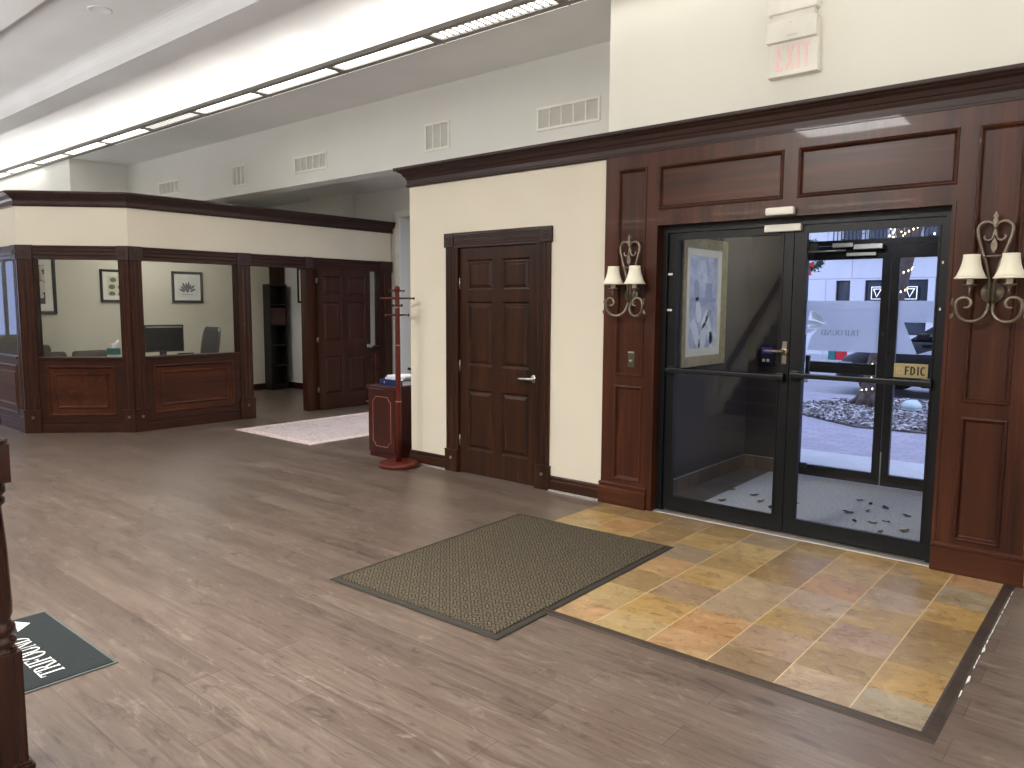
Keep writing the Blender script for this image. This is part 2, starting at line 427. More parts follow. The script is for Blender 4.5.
mb = MB(); mb.box(-17.2, -4.7, -10.2, -10.0, 0, 4.4); mb.box(-4.7, 3.1, -10.2, -10.0, 0, 4.4)
struct('wall_rear', mb, M['offwhite'], 'off-white rear wall of the lobby', 'wall')
mb = MB(); mb.box(3.0, 3.1, -10.0, 0, 0, 4.4)
struct('wall_side', mb, M['offwhite'], 'off-white side wall of the lobby', 'wall')
mb = MB(); mb.box(-12.20, -12.15, C1[1]-.12, YE, 0, 2.78)
struct('wall_office', mb, M['ofc'], 'beige office back wall hung with pictures', 'wall')

# ceiling profile (y, z) extruded along x, with rounded tray corners
def arc(cy, cz, r, a0, a1, n=6): return [(cy+r*math.cos(math.radians(a0+(a1-a0)*i/n)), cz+r*math.sin(math.radians(a0+(a1-a0)*i/n))) for i in range(n+1)]
ZS = 3.796
pf = [(YV, ZS), (-.08, ZS), (-.08, 3.84)]
pf += arc(-.38, 3.84, .30, 0, 90, 8)
pf += arc(-1.17, 3.99, .15, 90, 180, 5)
pf += [(-1.32, ZS), (-1.61, ZS), (-1.61, 3.86)] + arc(-1.73, 3.86, .12, 0, 90, 6)[0:]
pf += arc(-2.52, 3.86, .12, 90, 180, 6) + [(-2.64, ZS), (-2.95, ZS), (-2.95, 3.86)] + arc(-3.07, 3.86, .12, 0, 90, 6)
pf += arc(-4.6, 3.86, .12, 90, 180, 6) + [(-4.72, ZS), (-5.0, ZS), (-5.0, 3.86)] + arc(-5.12, 3.86, .12, 0, 90, 6) + [(-10.2, 3.98)]
mb = MB(); n_ = len(pf); V_ = []; F_ = []
for x in (-17.2, 3.1):
    V_ += [(x, y, z) for y, z in pf]
F_ = [(i, i+1, n_+i+1, n_+i) for i in range(n_-1)]
top = [(x, y, 4.4) for x in (-17.2, 3.1) for y in (YV, -10.2)]
b_ = len(V_); V_ += top; F_.append((b_, b_+1, b_+3, b_+2))
mb.smooth = False; mb.add(V_, F_)
struct('ceiling', mb, M['ceil'], 'white coffered ceiling with beams above the lobby', 'ceiling')

# baseboards of the entrance wall
bp_ = [(0, 0), (.018, 0), (.018, .085), (.012, .092), (.012, .118), (.005, .128), (0, .128)]
mb = MB(); mb.sweep([(XW, .4), (XW, 0), (-4.965, 0)], bp_, 1)
b1 = struct('baseboard_left', mb, M['dark_x'], 'dark wooden baseboard left of the closed door', 'baseboard')
MB().sweep([(XW, .4), (XW, 0), (-4.965, 0)], [(.018,0),(.03,0),(.028,.012),(.018,.014)], 1).build('shoe_strip', M['alum'], b1)
mb = MB(); mb.sweep([(-3.755, 0), (-3.25, 0)], bp_, 1)
b1 = struct('baseboard_right', mb, M['dark_x'], 'dark wooden baseboard between closed door and wooden pilaster', 'baseboard')
MB().sweep([(-3.755, 0), (-3.25, 0)], [(.018,0),(.03,0),(.028,.012),(.018,.014)], 1).build('shoe_strip', M['alum'], b1)
mb = MB(); mb.box(-12.15, -12.132, -1.87, YE, 0, .11); mb.box(-12.132, XP-.14, YE-.018, YE, 0, .11); struct('baseboard_office', mb, M['dark_y'], 'dark baseboard along the office back wall', 'baseboard')

# cornice of the entrance wall
cp = [(0.0000, 2.6220), (0.0198, 2.6220), (0.0270, 2.6300), (0.0270, 2.6420), (0.0180, 2.6480), (0.0180, 2.6840), (0.0288, 2.7020), (0.0324, 2.7120), (0.0414, 2.7160), (0.0558, 2.7440), (0.0810, 2.7580), (0.0882, 2.7660), (0.1044, 2.7680), (0.1098, 2.7760), (0.1098, 2.7940), (0.0000, 2.8180)]
mb = MB(); mb.sweep([(XW, YE-.02), (XW, -.0), (2.9, -.0)], cp, 1)
# travel goes -y then +x: right of travel is outside
struct('trim_2', mb, M['crown_x'], 'dark wooden cornice running above the entrance wall', 'cornice')

# ------------------------------------------------------------------ wood panelling round the glass doors
PX0, PX1, PX2, PX3 = -3.24, -2.804, -.910, -.472
pan = thing('wood_panelling', 'dark walnut panelling framing the glass entrance doors', 'wall panelling', (-1.86, 0, 0), None, 'structure')
ops = [(-3.13, -2.885, .20, .93), (-3.13, -2.885, 1.00, 2.53), (-.815, -.585, .195, .915), (-.815, -.585, .995, 2.52), (-2.79, -1.89, 2.215, 2.525), (-1.80, -.908, 2.215, 2.525)]
mb = MB(FW); mb.grid([PX0, PX3], [0, 2.645], ops+[(PX1, PX2, -1, 2.118)], -.09, .024)
mb.build('panel_frame', M['red_z'], pan)
mprof = [(0, .020), (.002, .030), (.010, .034), (.018, .028), (.024, .012), (.030, .008)]
for o in ops:
    q = MB(FW).rings(*o, mprof+[(.034, .008)]); q.build('panel', M['red_z'] if o[3]-o[2] > .5 else M['red_x'], pan)
for x0, x1 in ((PX0-.012, PX1-.03), (PX2-.008, PX3+.012)):
    mb = MB(FW)
    V = [(.024, .0), (.046, .0), (.046, .125), (.038, .130), (.030, .138), (.030, .146), (.040, .150), (.040, .160), (.024, .172)]
    mb.sweep([(x0, .0), (x0, 0), (x1, 0), (x1, .0)][1:3], [(a, b) for a, b in V], 1)
    mb.build('plinth', M['red_x'], pan)
mb = MB(FW); mb.grid([PX1-.006, PX2+.006], [0, 2.124], [(PX1+.014, PX2-.014, -1, 2.104)], -.09, .030)
mb.build('opening_trim', M['red_z'], pan)

# ------------------------------------------------------------------ closed six-panel door
def six_panel(u0, u1, F, parent, mats, n0, n1, peep=False):
    w = u1-u0; k = w/.895
    cs = [(u0+.085*k, u0+.397*k), (u0+.497*k, u0+.808*k)]; rs = [(.222, .775), (.985, 1.56), (1.655, 1.927)]
    holes = [(a, b, c, d) for a, b in cs for c, d in rs]
    sl = MB(F); sl.grid([u0, u1], [.008, 2.028], holes, n0, n1); leaf = sl.build('door_leaf', mats[0], parent)
    for h in holes:
        MB(F).rings(*h, [(0, n1-.001), (.004, n1-.003), (.013, n1-.016), (.020, n1-.018), (.026, n1-.017), (.050, n1-.003), (.053, n1-.0025)]).build('door_panel', mats[0], leaf)
    return leaf
d1 = thing('door_1', 'closed dark brown six-panel wooden door in the beige wall', 'door', (-4.36, 0, 0), None, 'structure')
MB(FW).grid([DX0-.03, DX1+.03], [0, 2.06], [(DX0, DX1, -1, 2.03)], -.139, .0012).build('door_jamb', M['dark_z'], d1)
MB(FW).grid([DX0, DX1], [0, 2.03], [(DX0+.02, DX1-.02, -1, 2.01)], -.075, -.056).build('door_stop', M['dark_z'], d1)
leaf = six_panel(DX0+.003, DX1-.003, FW, d1, [M['dark_z']], -.055, -.008)
cas = MB(FW)
def flutes(mb, u0, u1, v0, v1, n0, n1, k, vertical=True):
    """fluted casing board as one profile"""
    L = (u1-u0) if vertical else (v1-v0); a0 = u0 if vertical else v0
    pts = [(a0, n0), (a0, n1)]
    for i in range(k):
        c = a0+L*(i+1)/(k+1); h = L/(k+1)*.32
        pts += [(c-h, n1), (c-h*.5, n1-.006), (c+h*.5, n1-.006), (c+h, n1)]
    pts += [(a0+L, n1), (a0+L, n0)]
    n = len(pts); V_ = []
    for e in ((v0, v1) if vertical else (u0, u1)): V_ += [((p, e, q) if vertical else (e, p, q)) for p, q in pts]
    mb.add(V_, [tuple(range(n)), tuple(range(n, 2*n))[::-1]]+[(i, (i+1) % n, n+(i+1) % n, n+i) for i in range(n)])
def rosette(mb, cu, cv, n, r):
    mb.lathe([(0, n+.003), (r*.28, n+.004), (r*.34, n-.001), (r*.62, n-.001), (r*.72, n+.005), (r, n+.005), (r, n-.004)], (cu, cv, 0), 20, 'n')
cl = MB(FW); flutes(cl, -4.955, DX0+.0, .195, 2.045, 0, .018, 3); cl.build('casing', M['dark_z'], d1)
cl = MB(FW); flutes(cl, DX1, -3.765, .195, 2.045, 0, .018, 3); cl.build('casing', M['dark_z'], d1)
cl = MB(FW); flutes(cl, -4.86, -3.86, 2.034, 2.155, 0, .022, 5, False); cl.box(-4.86, -3.86, 2.155, 2.166, 0, .026); cl.build('head_casing', M['crown_x'], d1)
for u0, u1 in ((-4.968, -4.855), (-3.865, -3.75)):
    c_ = MB(FW); c_.box(u0, u1, 2.04, 2.165, 0, .030, .003); b_ = c_.build('corner_block', M['crown_x'], d1)
    r_ = MB(FW); rosette(r_, (u0+u1)/2, 2.10, .030, .032); r_.build('rosette', M['crown_x'], b_)
for u0, u1 in ((-4.968, DX0-.005), (DX1+.005, -3.75)):
    c_ = MB(FW); c_.box(u0, u1, 0, .195, 0, .028, .003); c_.box(u0-.002, u1+.002, .195, .207, 0, .034, .003); b_ = c_.build('plinth_block', M['dark_z'], d1)
    r_ = MB(FW); rosette(r_, (u0+u1)/2, .13, .028, .014); r_.build('rosette', M['pewter'], b_)
for z in (.30, .98, 1.72):
    h_ = MB(FW); h_.tube([(DX0+.002, z-.05, -.006), (DX0+.002, z+.05, -.006)], .007, 10); h_.box(DX0-.004, DX0+.014, z-.048, z+.048, -.016, -.010); h_.build('hinge', M['steel'], d1)
lv = MB(FW); lv.lathe([(.034, -.014), (.034, -.006), (.029, -.001), (.014, .001), (.012, .035), (.0, .035)], (-3.945, .915, 0), 24, 'n')
lv.tube([(-3.945, .915, .035), (-3.965, .915, .040), (-4.0, .915, .040), (-4.06, .912, .040), (-4.085, .911, .036)], [.013, .012, .011, .010, .009], 12)
lv.build('lever_handle', M['steel'], leaf)
pe = MB(FW); pe.lathe([(.008, -.014), (.008, -.010), (.005, -.009), (0, -.010)], (-4.36, 1.607, 0), 14, 'n'); pe.build('peephole', M['brass'], leaf)

# ------------------------------------------------------------------ glass entrance doors
gd = thing('door_2', 'black metal glass double entrance doors', 'door', (-1.86, .06, 0), None, 'structure')
G = ((0, .10, 0), (1,0,0), (0,0,1), (0,-1,0))     # n=0 is the glass plane, outward = into the lobby
mb = MB(G); mb.grid([PX1+.012, PX2-.012], [0, 2.104], [(PX1+.055, PX2-.055, -1, 2.055)], -.045, .045); mb.build('door_frame', M['black'], gd)
lv = []
for u0, u1, a, b in ((PX1+.058, -1.843, -2.688, -1.905), (-1.837, PX2-.058, -1.765, -.992)):
    m_ = MB(G); m_.grid([u0, u1], [.012, 2.05], [(a, b, .108, 2.012)], -.022, .024); lf = m_.build('door_leaf', M['black'], gd)
    MB(G).rings(a, b, .108, 2.012, [(0, .024), (.0, .030), (.010, .030), (.010, .006), (.010, .0)], False).build('glazing_bead', M['black'], lf)
    MB(G).box(a, b, .108, 2.012, -.003, .003).build('glass_pane', M['glass'], lf)
    pb = MB(G); z = 1.062 if u0 < -2 else 1.082
    pb.box(u0+.015, u1-.015, z-.016, z+.016, .052, .074, .006); pb.box(u0+.02, u0+.075, z-.028, z+.028, .024, .060, .006); pb.box(u1-.075, u1-.02, z-.028, z+.028, .024, .060, .006)
    pb.build('push_bar', M['black'], lf); lv.append(lf)
t_ = MB(G); t_.lathe([(.026, .024), (.026, .034), (.02, .038), (0, .038)], (-1.873, 1.235, 0), 20, 'n'); t_.tube([(-1.873, 1.235, .036), (-1.873, 1.235, .06), (-1.93, 1.235, .064), (-2.0, 1.235, .064)], .009, 10)
t_.box(-1.889, -1.857, 1.15, 1.30, .024, .030, .003); t_.build('lever_handle', M['pewter'], lv[0])
w_ = MB(G); w_.box(-2.03, -1.79, 2.018, 2.064, .024, .062, .004); w_.build('door_closer', M['white'], lv[0])
for u, z in ((-2.735, 1.76), (-2.735, 1.50), (-.955, 1.79), (-.955, 1.52)):
    MB(G).box(u-.022, u+.022, z-.008, z+.008, .024, .030, .002).build('contact_tab', M['white'], lv[0] if u < -2 else lv[1])
MB(G).sweep([(PX1+.02, .045), (PX2-.02, .045)], [(-.0, .0), (.05, .0), (.045, .006), (.02, .010), (-.0, .010)], 1).build('threshold', M['alum'], gd)

# ------------------------------------------------------------------ vestibule
mb = MB(); mb.box(-3.1, -2.92, .14, 2.1, 0, 2.6); struct('wall_vestibule_left', mb, plain('charcoal_paint', (66,62,66), .7), 'charcoal side wall of the vestibule behind the left glass door', 'wall')
mb = MB(); mb.box(-.86, -.70, .14, 2.1, 0, 2.6); struct('wall_vestibule_right', mb, plain('charcoal_paint_right', (66,62,66), .7), 'charcoal side wall at the right of the vestibule', 'wall')
mb = MB(); mb.box(-3.1, -2.50, 1.95, 2.1, 0, 2.6); mb.box(-3.1, -.7, 1.95, 2.1, 2.24, 2.6); struct('wall_vestibule_back', mb, plain('brown_black_paint', (48,42,42), .7), 'dark wall beside the outer doors', 'wall')
mb = MB(); mb.box(-3.1, -.7, .14, 2.1, 2.35, 2.45); struct('ceiling_vestibule', mb, M['ceil'], 'vestibule ceiling', 'ceiling')
mb = MB(); mb.box(-3.1, -.7, .09, 2.1, -.12, 0); fv = struct('floor_vestibule', mb, fine('speckled_grey_carpet', (150,152,156), (188,190,194), 60), 'grey speckled vestibule floor with dry leaves', 'floor')
MB().prism([(-2.92, .14), (-2.62, .14), (-2.66, 1.95), (-2.92, 1.95)], 0, .004).build('border_tiles', plain('grey_slate_tile', (98,92,88), .5, var=.25), fv)
def base_tile_mat():
    n = NT('brown_base_tile'); br = n.new('ShaderNodeTexBrick'); br.offset = 0
    for k, x in (('Scale',1.0),('Mortar Size',.004),('Brick Width',.20),('Row Height',.4)): br.inputs[k].default_value = x
    br.inputs['Color1'].default_value = lin(92,78,66); br.inputs['Color2'].default_value = lin(124,104,86); br.inputs['Mortar'].default_value = lin(70,64,60)
    n.link(n.coords((1,1,1), (0,0,PI/2)), br.inputs[0]); return n.base(br.outputs[0], .5)
btm = base_tile_mat()
mb = MB(); mb.box(-2.92, -2.908, .14, 1.95, 0, .125); mb.box(-2.92, -2.51, 1.938, 1.95, 0, .125); bt = struct('baseboard_vestibule', mb, btm, 'brown tile skirting along the vestibule walls', 'baseboard')
q = MB(); q.box(-2.921, -2.905, .14, 1.95, .125, .131); q.box(-2.92, -2.51, 1.935, 1.95, .125, .131); q.build('edge_strip', M['alum'], bt)

od = thing('door_3', 'outer glass doors with frosted band seen through the vestibule', 'door', (-1.72, 1.98, 0), None, 'structure')
G2 = ((0, 1.98, 0), (1,0,0), (0,0,1), (0,-1,0))
mb = MB(G2); mb.grid([-2.50, -.86], [0, 2.30], [(-2.437, -.93, -1, 2.055), (-2.437, -.93, 2.098, 2.215)], -.05, .05); mb.build('door_frame', M['black'], od)
MB(G2).box(-2.437, -.93, 2.098, 2.215, -.003, .003).build('transom_glass', M['glass'], od)
ol = []
for u0, u1, a, b in ((-2.434, -1.722, -2.432, -1.787), (-1.716, -.933, -1.652, -1.00)):
    m_ = MB(G2); m_.grid([u0-.0, u1], [.012, 2.05], [(a+.0 if u0 > -2 else -2.405, b, .110, 1.936)], -.022, .022); lf = m_.build('door_leaf', M['black'], od)
    MB(G2).box(a if u0 > -2 else -2.405, b, .110, 1.936, -.003, .003).build('glass_pane', M['glass'], lf); ol.append(lf)
q = MB(G2); q.box(-2.33, -1.79, .955, 1.05, .045, .075, .006); q.box(-2.37, -2.34, .90, 1.10, .022, .07, .005); q.box(-1.86, -1.80, .975, 1.035, .02, .06, .004); q.build('push_bar', M['black'], ol[0])
q = MB(G2); q.box(-1.60, -1.0, .93, .955, .045, .07, .006); q.box(-1.64, -1.60, .94, 1.03, .02, .06, .004); q.build('push_bar', M['black'], ol[1])
q = MB(G2); q.box(-2.175, -2.01, 2.035, 2.07, .05, .10, .004); q.box(-2.0, -1.77, 2.012, 2.055, .05, .11, .004); q.build('door_closer', M['alum'], od)
q = MB(G2); q.box(-2.07, -1.83, 1.96, 1.988, .022, .06, .004); q.build('closer_cover', M['alum'], ol[0])
q = MB(G2); q.box(-2.437, -2.30, 2.015, 2.07, .05, .09, .004); q.build('closer_body', M['darkplastic'], od)
q = MB(G2); q.tube([(-2.43, 2.006, .09), (-2.07, 2.010, .075)], .007, 8); q.build('closer_arm', M['alum'], od)
q = MB(G2); q.lathe([(.018, .022), (.018, .03), (.010, .032), (0, .03)], (-1.752, 1.30, 0), 18, 'n'); q.build('lock_cylinder', M['darkplastic'], ol[0])
q = MB(G2); q.tube([(-1.716, .02, .025), (-1.716, .30, .025)], .005, 8); q.build('flush_bolt', M['alum'], ol[0])
q = MB(G2); q.box(-2.40, -2.33, .085, .125, .022, .05, .004); q.build('kick_bracket', M['darkplastic'], ol[0])

# serif and sans letters drawn as flat shapes, unit cap height
def q4(a, b, c, d): return [a, b, c, d]
def bar(x0, y0, x1, y1): return [(x0,y0), (x1,y0), (x1,y1), (x0,y1)]
def ring(cx, cy, rx, ry, tx, ty, a0, a1, n=14):
    out = []
    for i in range(n):
        A = math.radians(a0+(a1-a0)*i/n); B = math.radians(a0+(a1-a0)*(i+1)/n)
        p = lambda t, k: (cx+(rx-tx*k)*math.cos(t), cy+(ry-ty*k)*math.sin(t))
        out.append([p(A,0), p(B,0), p(B,1), p(A,1)])
    return out
def stem(x, w=.13, y0=0, y1=1, s0=True, s1=True):
    o = [bar(x, y0, x+w, y1)]
    if s0: o.append(bar(x-.07, y0, x+w+.07, y0+.05))
    if s1: o.append(bar(x-.07, y1-.05, x+w+.07, y1))
    return o
SERIF = {
 'T': (.74, stem(.305, s1=False)+[bar(.02, .94, .72, 1), bar(.02, .80, .06, .95), bar(.68, .80, .72, .95)]),
 'R': (.78, stem(.09)+ring(.30, .73, .27, .27, .12, .05, -90, 90)+[bar(.20, .95, .31, 1), bar(.20, .46, .31, .51), [(.34,.48), (.46,.50), (.78,0), (.62,0)]]),
 'I': (.36, stem(.115)),
 'F': (.64, stem(.09)+[bar(.2, .94, .60, 1), bar(.56, .80, .60, .95), bar(.2, .49, .48, .54), bar(.45, .42, .48, .61)]),
 'O': (.86, ring(.43, .5, .40, .51, .13, .05, 0, 360, 28)),
 'U': (.84, stem(.09, .13, .30, 1, False)+stem(.66, .06, .30, 1, False)+ring(.405, .31, .315, .32, .12, .06, 180, 360)),
 'N': (.88, stem(.10, .055)+stem(.74, .055, s0=False)+[[(.09,1), (.24,1), (.795,0), (.70,0)]]),
 'D': (.84, stem(.09)+ring(.32, .5, .47, .5, .13, .05, -90, 90, 18)+[bar(.2, .95, .33, 1), bar(.2, 0, .33, .05)]),
}
W_ = .205
SANS = {
 'E': (.60, [bar(.06,0,.06+W_,1), bar(.06,0,.56,.15), bar(.06,.43,.50,.57), bar(.06,.85,.56,1)]),
 'X': (.68, [[(.02,0),(.21,0),(.66,1),(.47,1)], [(.47,0),(.66,0),(.21,1),(.02,1)]]),
 'I': (.32, [bar(.08,0,.08+W_,1)]),
 'T': (.62, [bar(.225,0,.225+W_,1), bar(.03,.85,.59,1)]),
 'F': (.58, [bar(.06,0,.06+W_,1), bar(.06,.43,.48,.58), bar(.06,.85,.55,1)]),
 'D': (.74, [bar(.06,0,.06+W_,1)]+ring(.26,.5,.42,.5,W_,.15,-90,90)),
 'C': (.74, ring(.40,.5,.36,.52,W_,.15,50,310,20)),
}
def letters(mb, txt, font, place, h, n0, n1, sx=1.0, gap=.06):
    """place(u, v) maps text coordinates (cap height h) onto the frame of mb; returns the width"""
    x = 0
    for ch in txt:
        w, polys = font[ch]
        for k, p in enumerate(polys): mb.prism([place((x+a)*h*sx, b*h) for a, b in p], n0, n1+.00012*k)
        x += w+gap
    return (x-gap)*h*sx
def width(txt, font, h, sx=1, gap=.06): return (sum(font[c][0]+gap for c in txt)-gap)*h*sx

# frosted film on the street side of the outer doors
def film(parent, poly): return MB(G2).prism(poly, -.0065, -.0035).build('frosted_film', M['frost'], parent)
# left pane: a bird-like cut-out of three leaves stays clear, so the film is built around it in strips
q = MB(G2)
for p in ([(-2.405,1.583),(-1.787,1.583),(-1.787,1.50),(-2.405,1.50)], [(-2.405,1.50),(-2.372,1.50),(-2.388,1.415),(-2.405,1.405)], [(-2.362,1.50),(-1.787,1.50),(-1.787,1.40),(-2.205,1.375)],
          [(-2.372,1.50),(-2.362,1.50),(-2.365,1.492)], [(-2.225,1.378),(-2.205,1.375),(-1.787,1.40),(-1.787,1.335),(-2.30,1.335)], [(-1.787,1.335),(-1.787,1.143),(-2.383,1.143),(-2.36,1.25),(-2.30,1.335)],
          [(-2.405,1.405),(-2.388,1.415),(-2.235,1.378),(-2.40,1.395)], [(-2.405,1.395),(-2.398,1.395),(-2.380,1.335),(-2.405,1.30)], [(-2.380,1.335),(-2.30,1.335),(-2.405,1.28),(-2.405,1.30)]):
    q.prism(p, -.0065, -.0035)
q.build('frosted_film', M['frost'], ol[0])
film(ol[1], [(-1.652,1.583), (-1.0,1.583), (-1.0,1.405), (-1.36,1.405), (-1.605,1.405), (-1.492,1.143), (-1.652,1.143)])
film(ol[1], [(-1.492,1.143), (-1.478,1.148), (-1.0,1.31), (-1.0,1.143)])
hw = .048; wd = width('TRIFOUND', SERIF, hw, 1.15)
q = MB(G2); s_ = .326/wd
letters(q, 'TRIFOUND', SERIF, lambda a, b: (-1.940-a*s_, 1.280+b), hw, .0034, .0042, 1.15); q.build('lettering', M['vinylgrey'], ol[0])
q = MB(G2)     # three pale leaves of the emblem
for p in ([(-2.366,1.492),(-2.30,1.465),(-2.222,1.380),(-2.345,1.425)], [(-2.400,1.398),(-2.335,1.408),(-2.222,1.374),(-2.30,1.362),(-2.385,1.372)], [(-2.380,1.338),(-2.36,1.362),(-2.235,1.370),(-2.29,1.342)]):
    q.prism(p, .0034, .0042)
q.build('emblem', M['emblem'], ol[0])

# ------------------------------------------------------------------ glazed office partition
r2 = 1/math.sqrt(2)
LB = math.hypot(C2[0]-C1[0], C2[1]-C1[1])
FB = frame(C1, (r2, r2)); FC = frame(C2, (0, 1)); FA = frame((-12.15, C1[1]), (1, 0))
LC = YE-C2[1]; LA = C1[0]+12.15
part_path = [(-12.15, C1[1]), C1, C2, (XP, YE-.04)]
pt = thing('wall_partition', 'dark walnut and glass office partition under a beige band', 'partition', (XP, 0, 0), None, 'structure')
mb = MB(); mb.sweep(part_path, [(-.12, 2.175), (0, 2.175), (0, 2.79), (-.12, 2.79)], 1); mb.build('beige_band', M['beige'], pt)
pc = [(0, 2.622), (.020, 2.622), (.028, 2.632), (.020, 2.642), (.020, 2.682), (.034, 2.704), (.044, 2.712), (.078, 2.738), (.088, 2.750), (.102, 2.754), (.108, 2.762), (.108, 2.782), (0, 2.802)]
mb = MB(); mb.sweep(part_path+[(XP-.12, YE-.04)], pc, 1); mb.build('cornice', M['crown_y'], pt)
hd = [(-.12, 2.026), (0, 2.026), (.016, 2.030), (.016, 2.066), (.010, 2.070), (.016, 2.076), (.016, 2.112), (.010, 2.120), (.016, 2.124), (.016, 2.148), (.010, 2.152), (.016, 2.156), (.016, 2.170), (.022, 2.174), (.022, 2.182), (-.12, 2.182)]
mb = MB(); mb.sweep(part_path, hd, 1); mb.build('header_rail', M['part_y'], pt)
def pillar(F, u0, u1, block=True):
    mb = MB(F); mb.box(u0, u1, 0, 2.028, -.12, -.002); flutes(mb, u0+.006, u1-.006, .26, 2.026, -.004, .012, 2); p = mb.build('pillar', M['part_z'], pt)
    c = MB(F); c.box(u0-.006, u1+.006, 2.022, 2.186, 0, .028, .003); rosette(c, (u0+u1)/2, 2.105, .028, .034); c.build('corner_block', M['crown_z'], p)
    if block:
        c = MB(F); c.box(u0-.008, u1+.008, 0, .262, 0, .032, .003); c.box(u0-.012, u1+.012, .262, .274, 0, .038, .003); b = c.build('plinth_block', M['part_z'], p)
        c = MB(F); rosette(c, (u0+u1)/2, .185, .032, .016); c.build('rosette', M['pewter'], b)
def bay(F, u0, u1, lo=.15):
    """panelled dado, sill and a pane between two pillars"""
    mb = MB(F); m = .085
    mb.grid([u0, u1], [.0, .868], [(u0+m, u1-m, lo+.05, .79)], -.12, .002); w = mb.build('dado', M['part_x'] if F is not FC else M['part_y'], pt)
    MB(F).rings(u0+m, u1-m, lo+.05, .79, [(0, .002), (.004, .012), (.014, .014), (.022, .006), (.032, -.010), (.085, -.012), (.089, -.004), (.097, .004), (.105, .002), (.112, -.008), (.118, -.010)]).build('raised_panel', M['red_x'] if F is not FC else M['red_y'], w)
    b = MB(F); b.box(u0, u1, 0, .085, 0, .016, .002); b.box(u0, u1, .085, .10, 0, .011, .002); b.box(u0, u1, .125, .135, 0, .010, .002); b.build('base_rail', M['part_x'] if F is not FC else M['part_y'], w)
    s_ = MB(F); s_.box(u0-.0, u1+.0, .868, .892, -.14, .030, .004); s_.build('sill', M['part_x'] if F is not FC else M['part_y'], pt)
    g = MB(F); g.box(u0-.0, u1+.0, .892, 2.026, -.064, -.058); g.build('glass_pane', M['oglass'], pt)
pillar(FA, LA-.15, LA); pillar(FB, 0, .165); pillar(FB, LB-.125, LB); pillar(FC, 0, .145); pillar(FC, 1.36, 1.555); pillar(FC, 3.74, LC-.04, False)
bay(FA, .0, LA-.15); bay(FB, .165, LB-.125); bay(FC, .145, 1.36)
# door jamb and sidelight behind the open leaf
q = MB(FC); q.box(2.405, 2.60, 0, 2.03, -.12, .004); q.build('door_jamb', M['part_z'], pt)
q = MB(FC); q.box(2.395, 2.52, 2.022, 2.186, 0, .026, .003); rosette(q, 2.457, 2.105, .026, .032); q.build('corner_block', M['crown_z'], pt)
bay(FC, 2.60, 3.74)
# open office door lying back against the partition
d4 = thing('door_4', 'open dark six-panel office door swung back against the partition', 'door', (XP, 1.5, 0), None, 'structure')
FD = frame((XP+.066, 1.50), (0, 1)); FD = (FD[0], FD[1], FD[2], FD[3])
lf = six_panel(.06, 1.0, FD, d4, [M['part_z']], -.04, .0)
for z in (.30, 1.02, 1.86):
    h_ = MB(FD); h_.tube([(.052, z-.04, -.0), (.052, z+.04, -.0)], .006, 10); h_.box(.03, .052, z-.035, z+.035, -.01, -.004); h_.build('hinge', M['pewter'], d4)
k_ = MB(FD); k_.lathe([(.032, 0), (.032, .008), (.013, .014), (.012, .034), (.026, .042), (.031, .056), (.026, .070), (.0, .074)], (.955, .90, 0), 22, 'n'); k_.build('door_knob', M['steel'], lf)
k_ = MB(FD); k_.tube([(.90, .06, 0), (.90, .06, .05)], .009, 10); k_.lathe([(.014, .05), (.014, .065), (0, .067)], (.90, .06, 0), 12, 'n'); k_.build('door_stop', M['alum'], lf)

# ------------------------------------------------------------------ window of the outside wall
FE = ((0, YE, 0), (1,0,0), (0,0,1), (0,-1,0))
wn = thing('window_1', 'tall white-framed window in the outside wall beyond the partition', 'window', ((WX0+WX1)/2, YE, 0), None, 'structure')
q = MB(FE); q.grid([WX0-.09, WX1+.09], [WZ0-.09, WZ1+.09], [(WX0, WX1, WZ0, WZ1)], 0, .03); q.build('casing', M['white'], wn)
q = MB(FE); q.grid([WX0, WX1], [WZ0, WZ1], [(WX0+.04, WX0+1.28, WZ0+.05, WZ1-.05), (WX0+1.36, WX1-.04, WZ0+.05, WZ1-.05)], -.29, -.22); q.build('window_frame', M['white'], wn)
q = MB(FE); q.box(WX0+.03, WX1-.03, WZ0+.04, WZ1-.04, -.26, -.254); q.build('glass_pane', M['glass'], wn)
q = MB(FE); q.box(WX0-.12, WX1+.12, WZ0-.03, WZ0+.0, -.05, .10, .004); q.build('window_sill', M['white'], wn)
q = MB(FE); q.box(WX0, WX1, .50, .535, -.16, -.12); q.build('guard_rail', M['black'], wn)

w2 = thing('window_2', 'white window at the far left end of the hall', 'window', (-17, -3.65, .85), None, 'structure')
FL = ((-17.0, 0, 0), (0,1,0), (0,0,1), (1,0,0))
MB(FL).grid([-4.7, -2.6], [.75, 2.6], [(-4.6, -2.7, .85, 2.5)], 0, .03).build('casing', M['white'], w2)
MB(FL).grid([-4.6, -2.7], [.85, 2.5], [(-4.55, -3.68, .9, 2.45), (-3.62, -2.75, .9, 2.45)], -.12, -.06).build('window_frame', M['white'], w2)
MB(FL).box(-4.57, -2.73, .88, 2.47, -.095, -.09).build('glass_pane', M['glass'], w2)

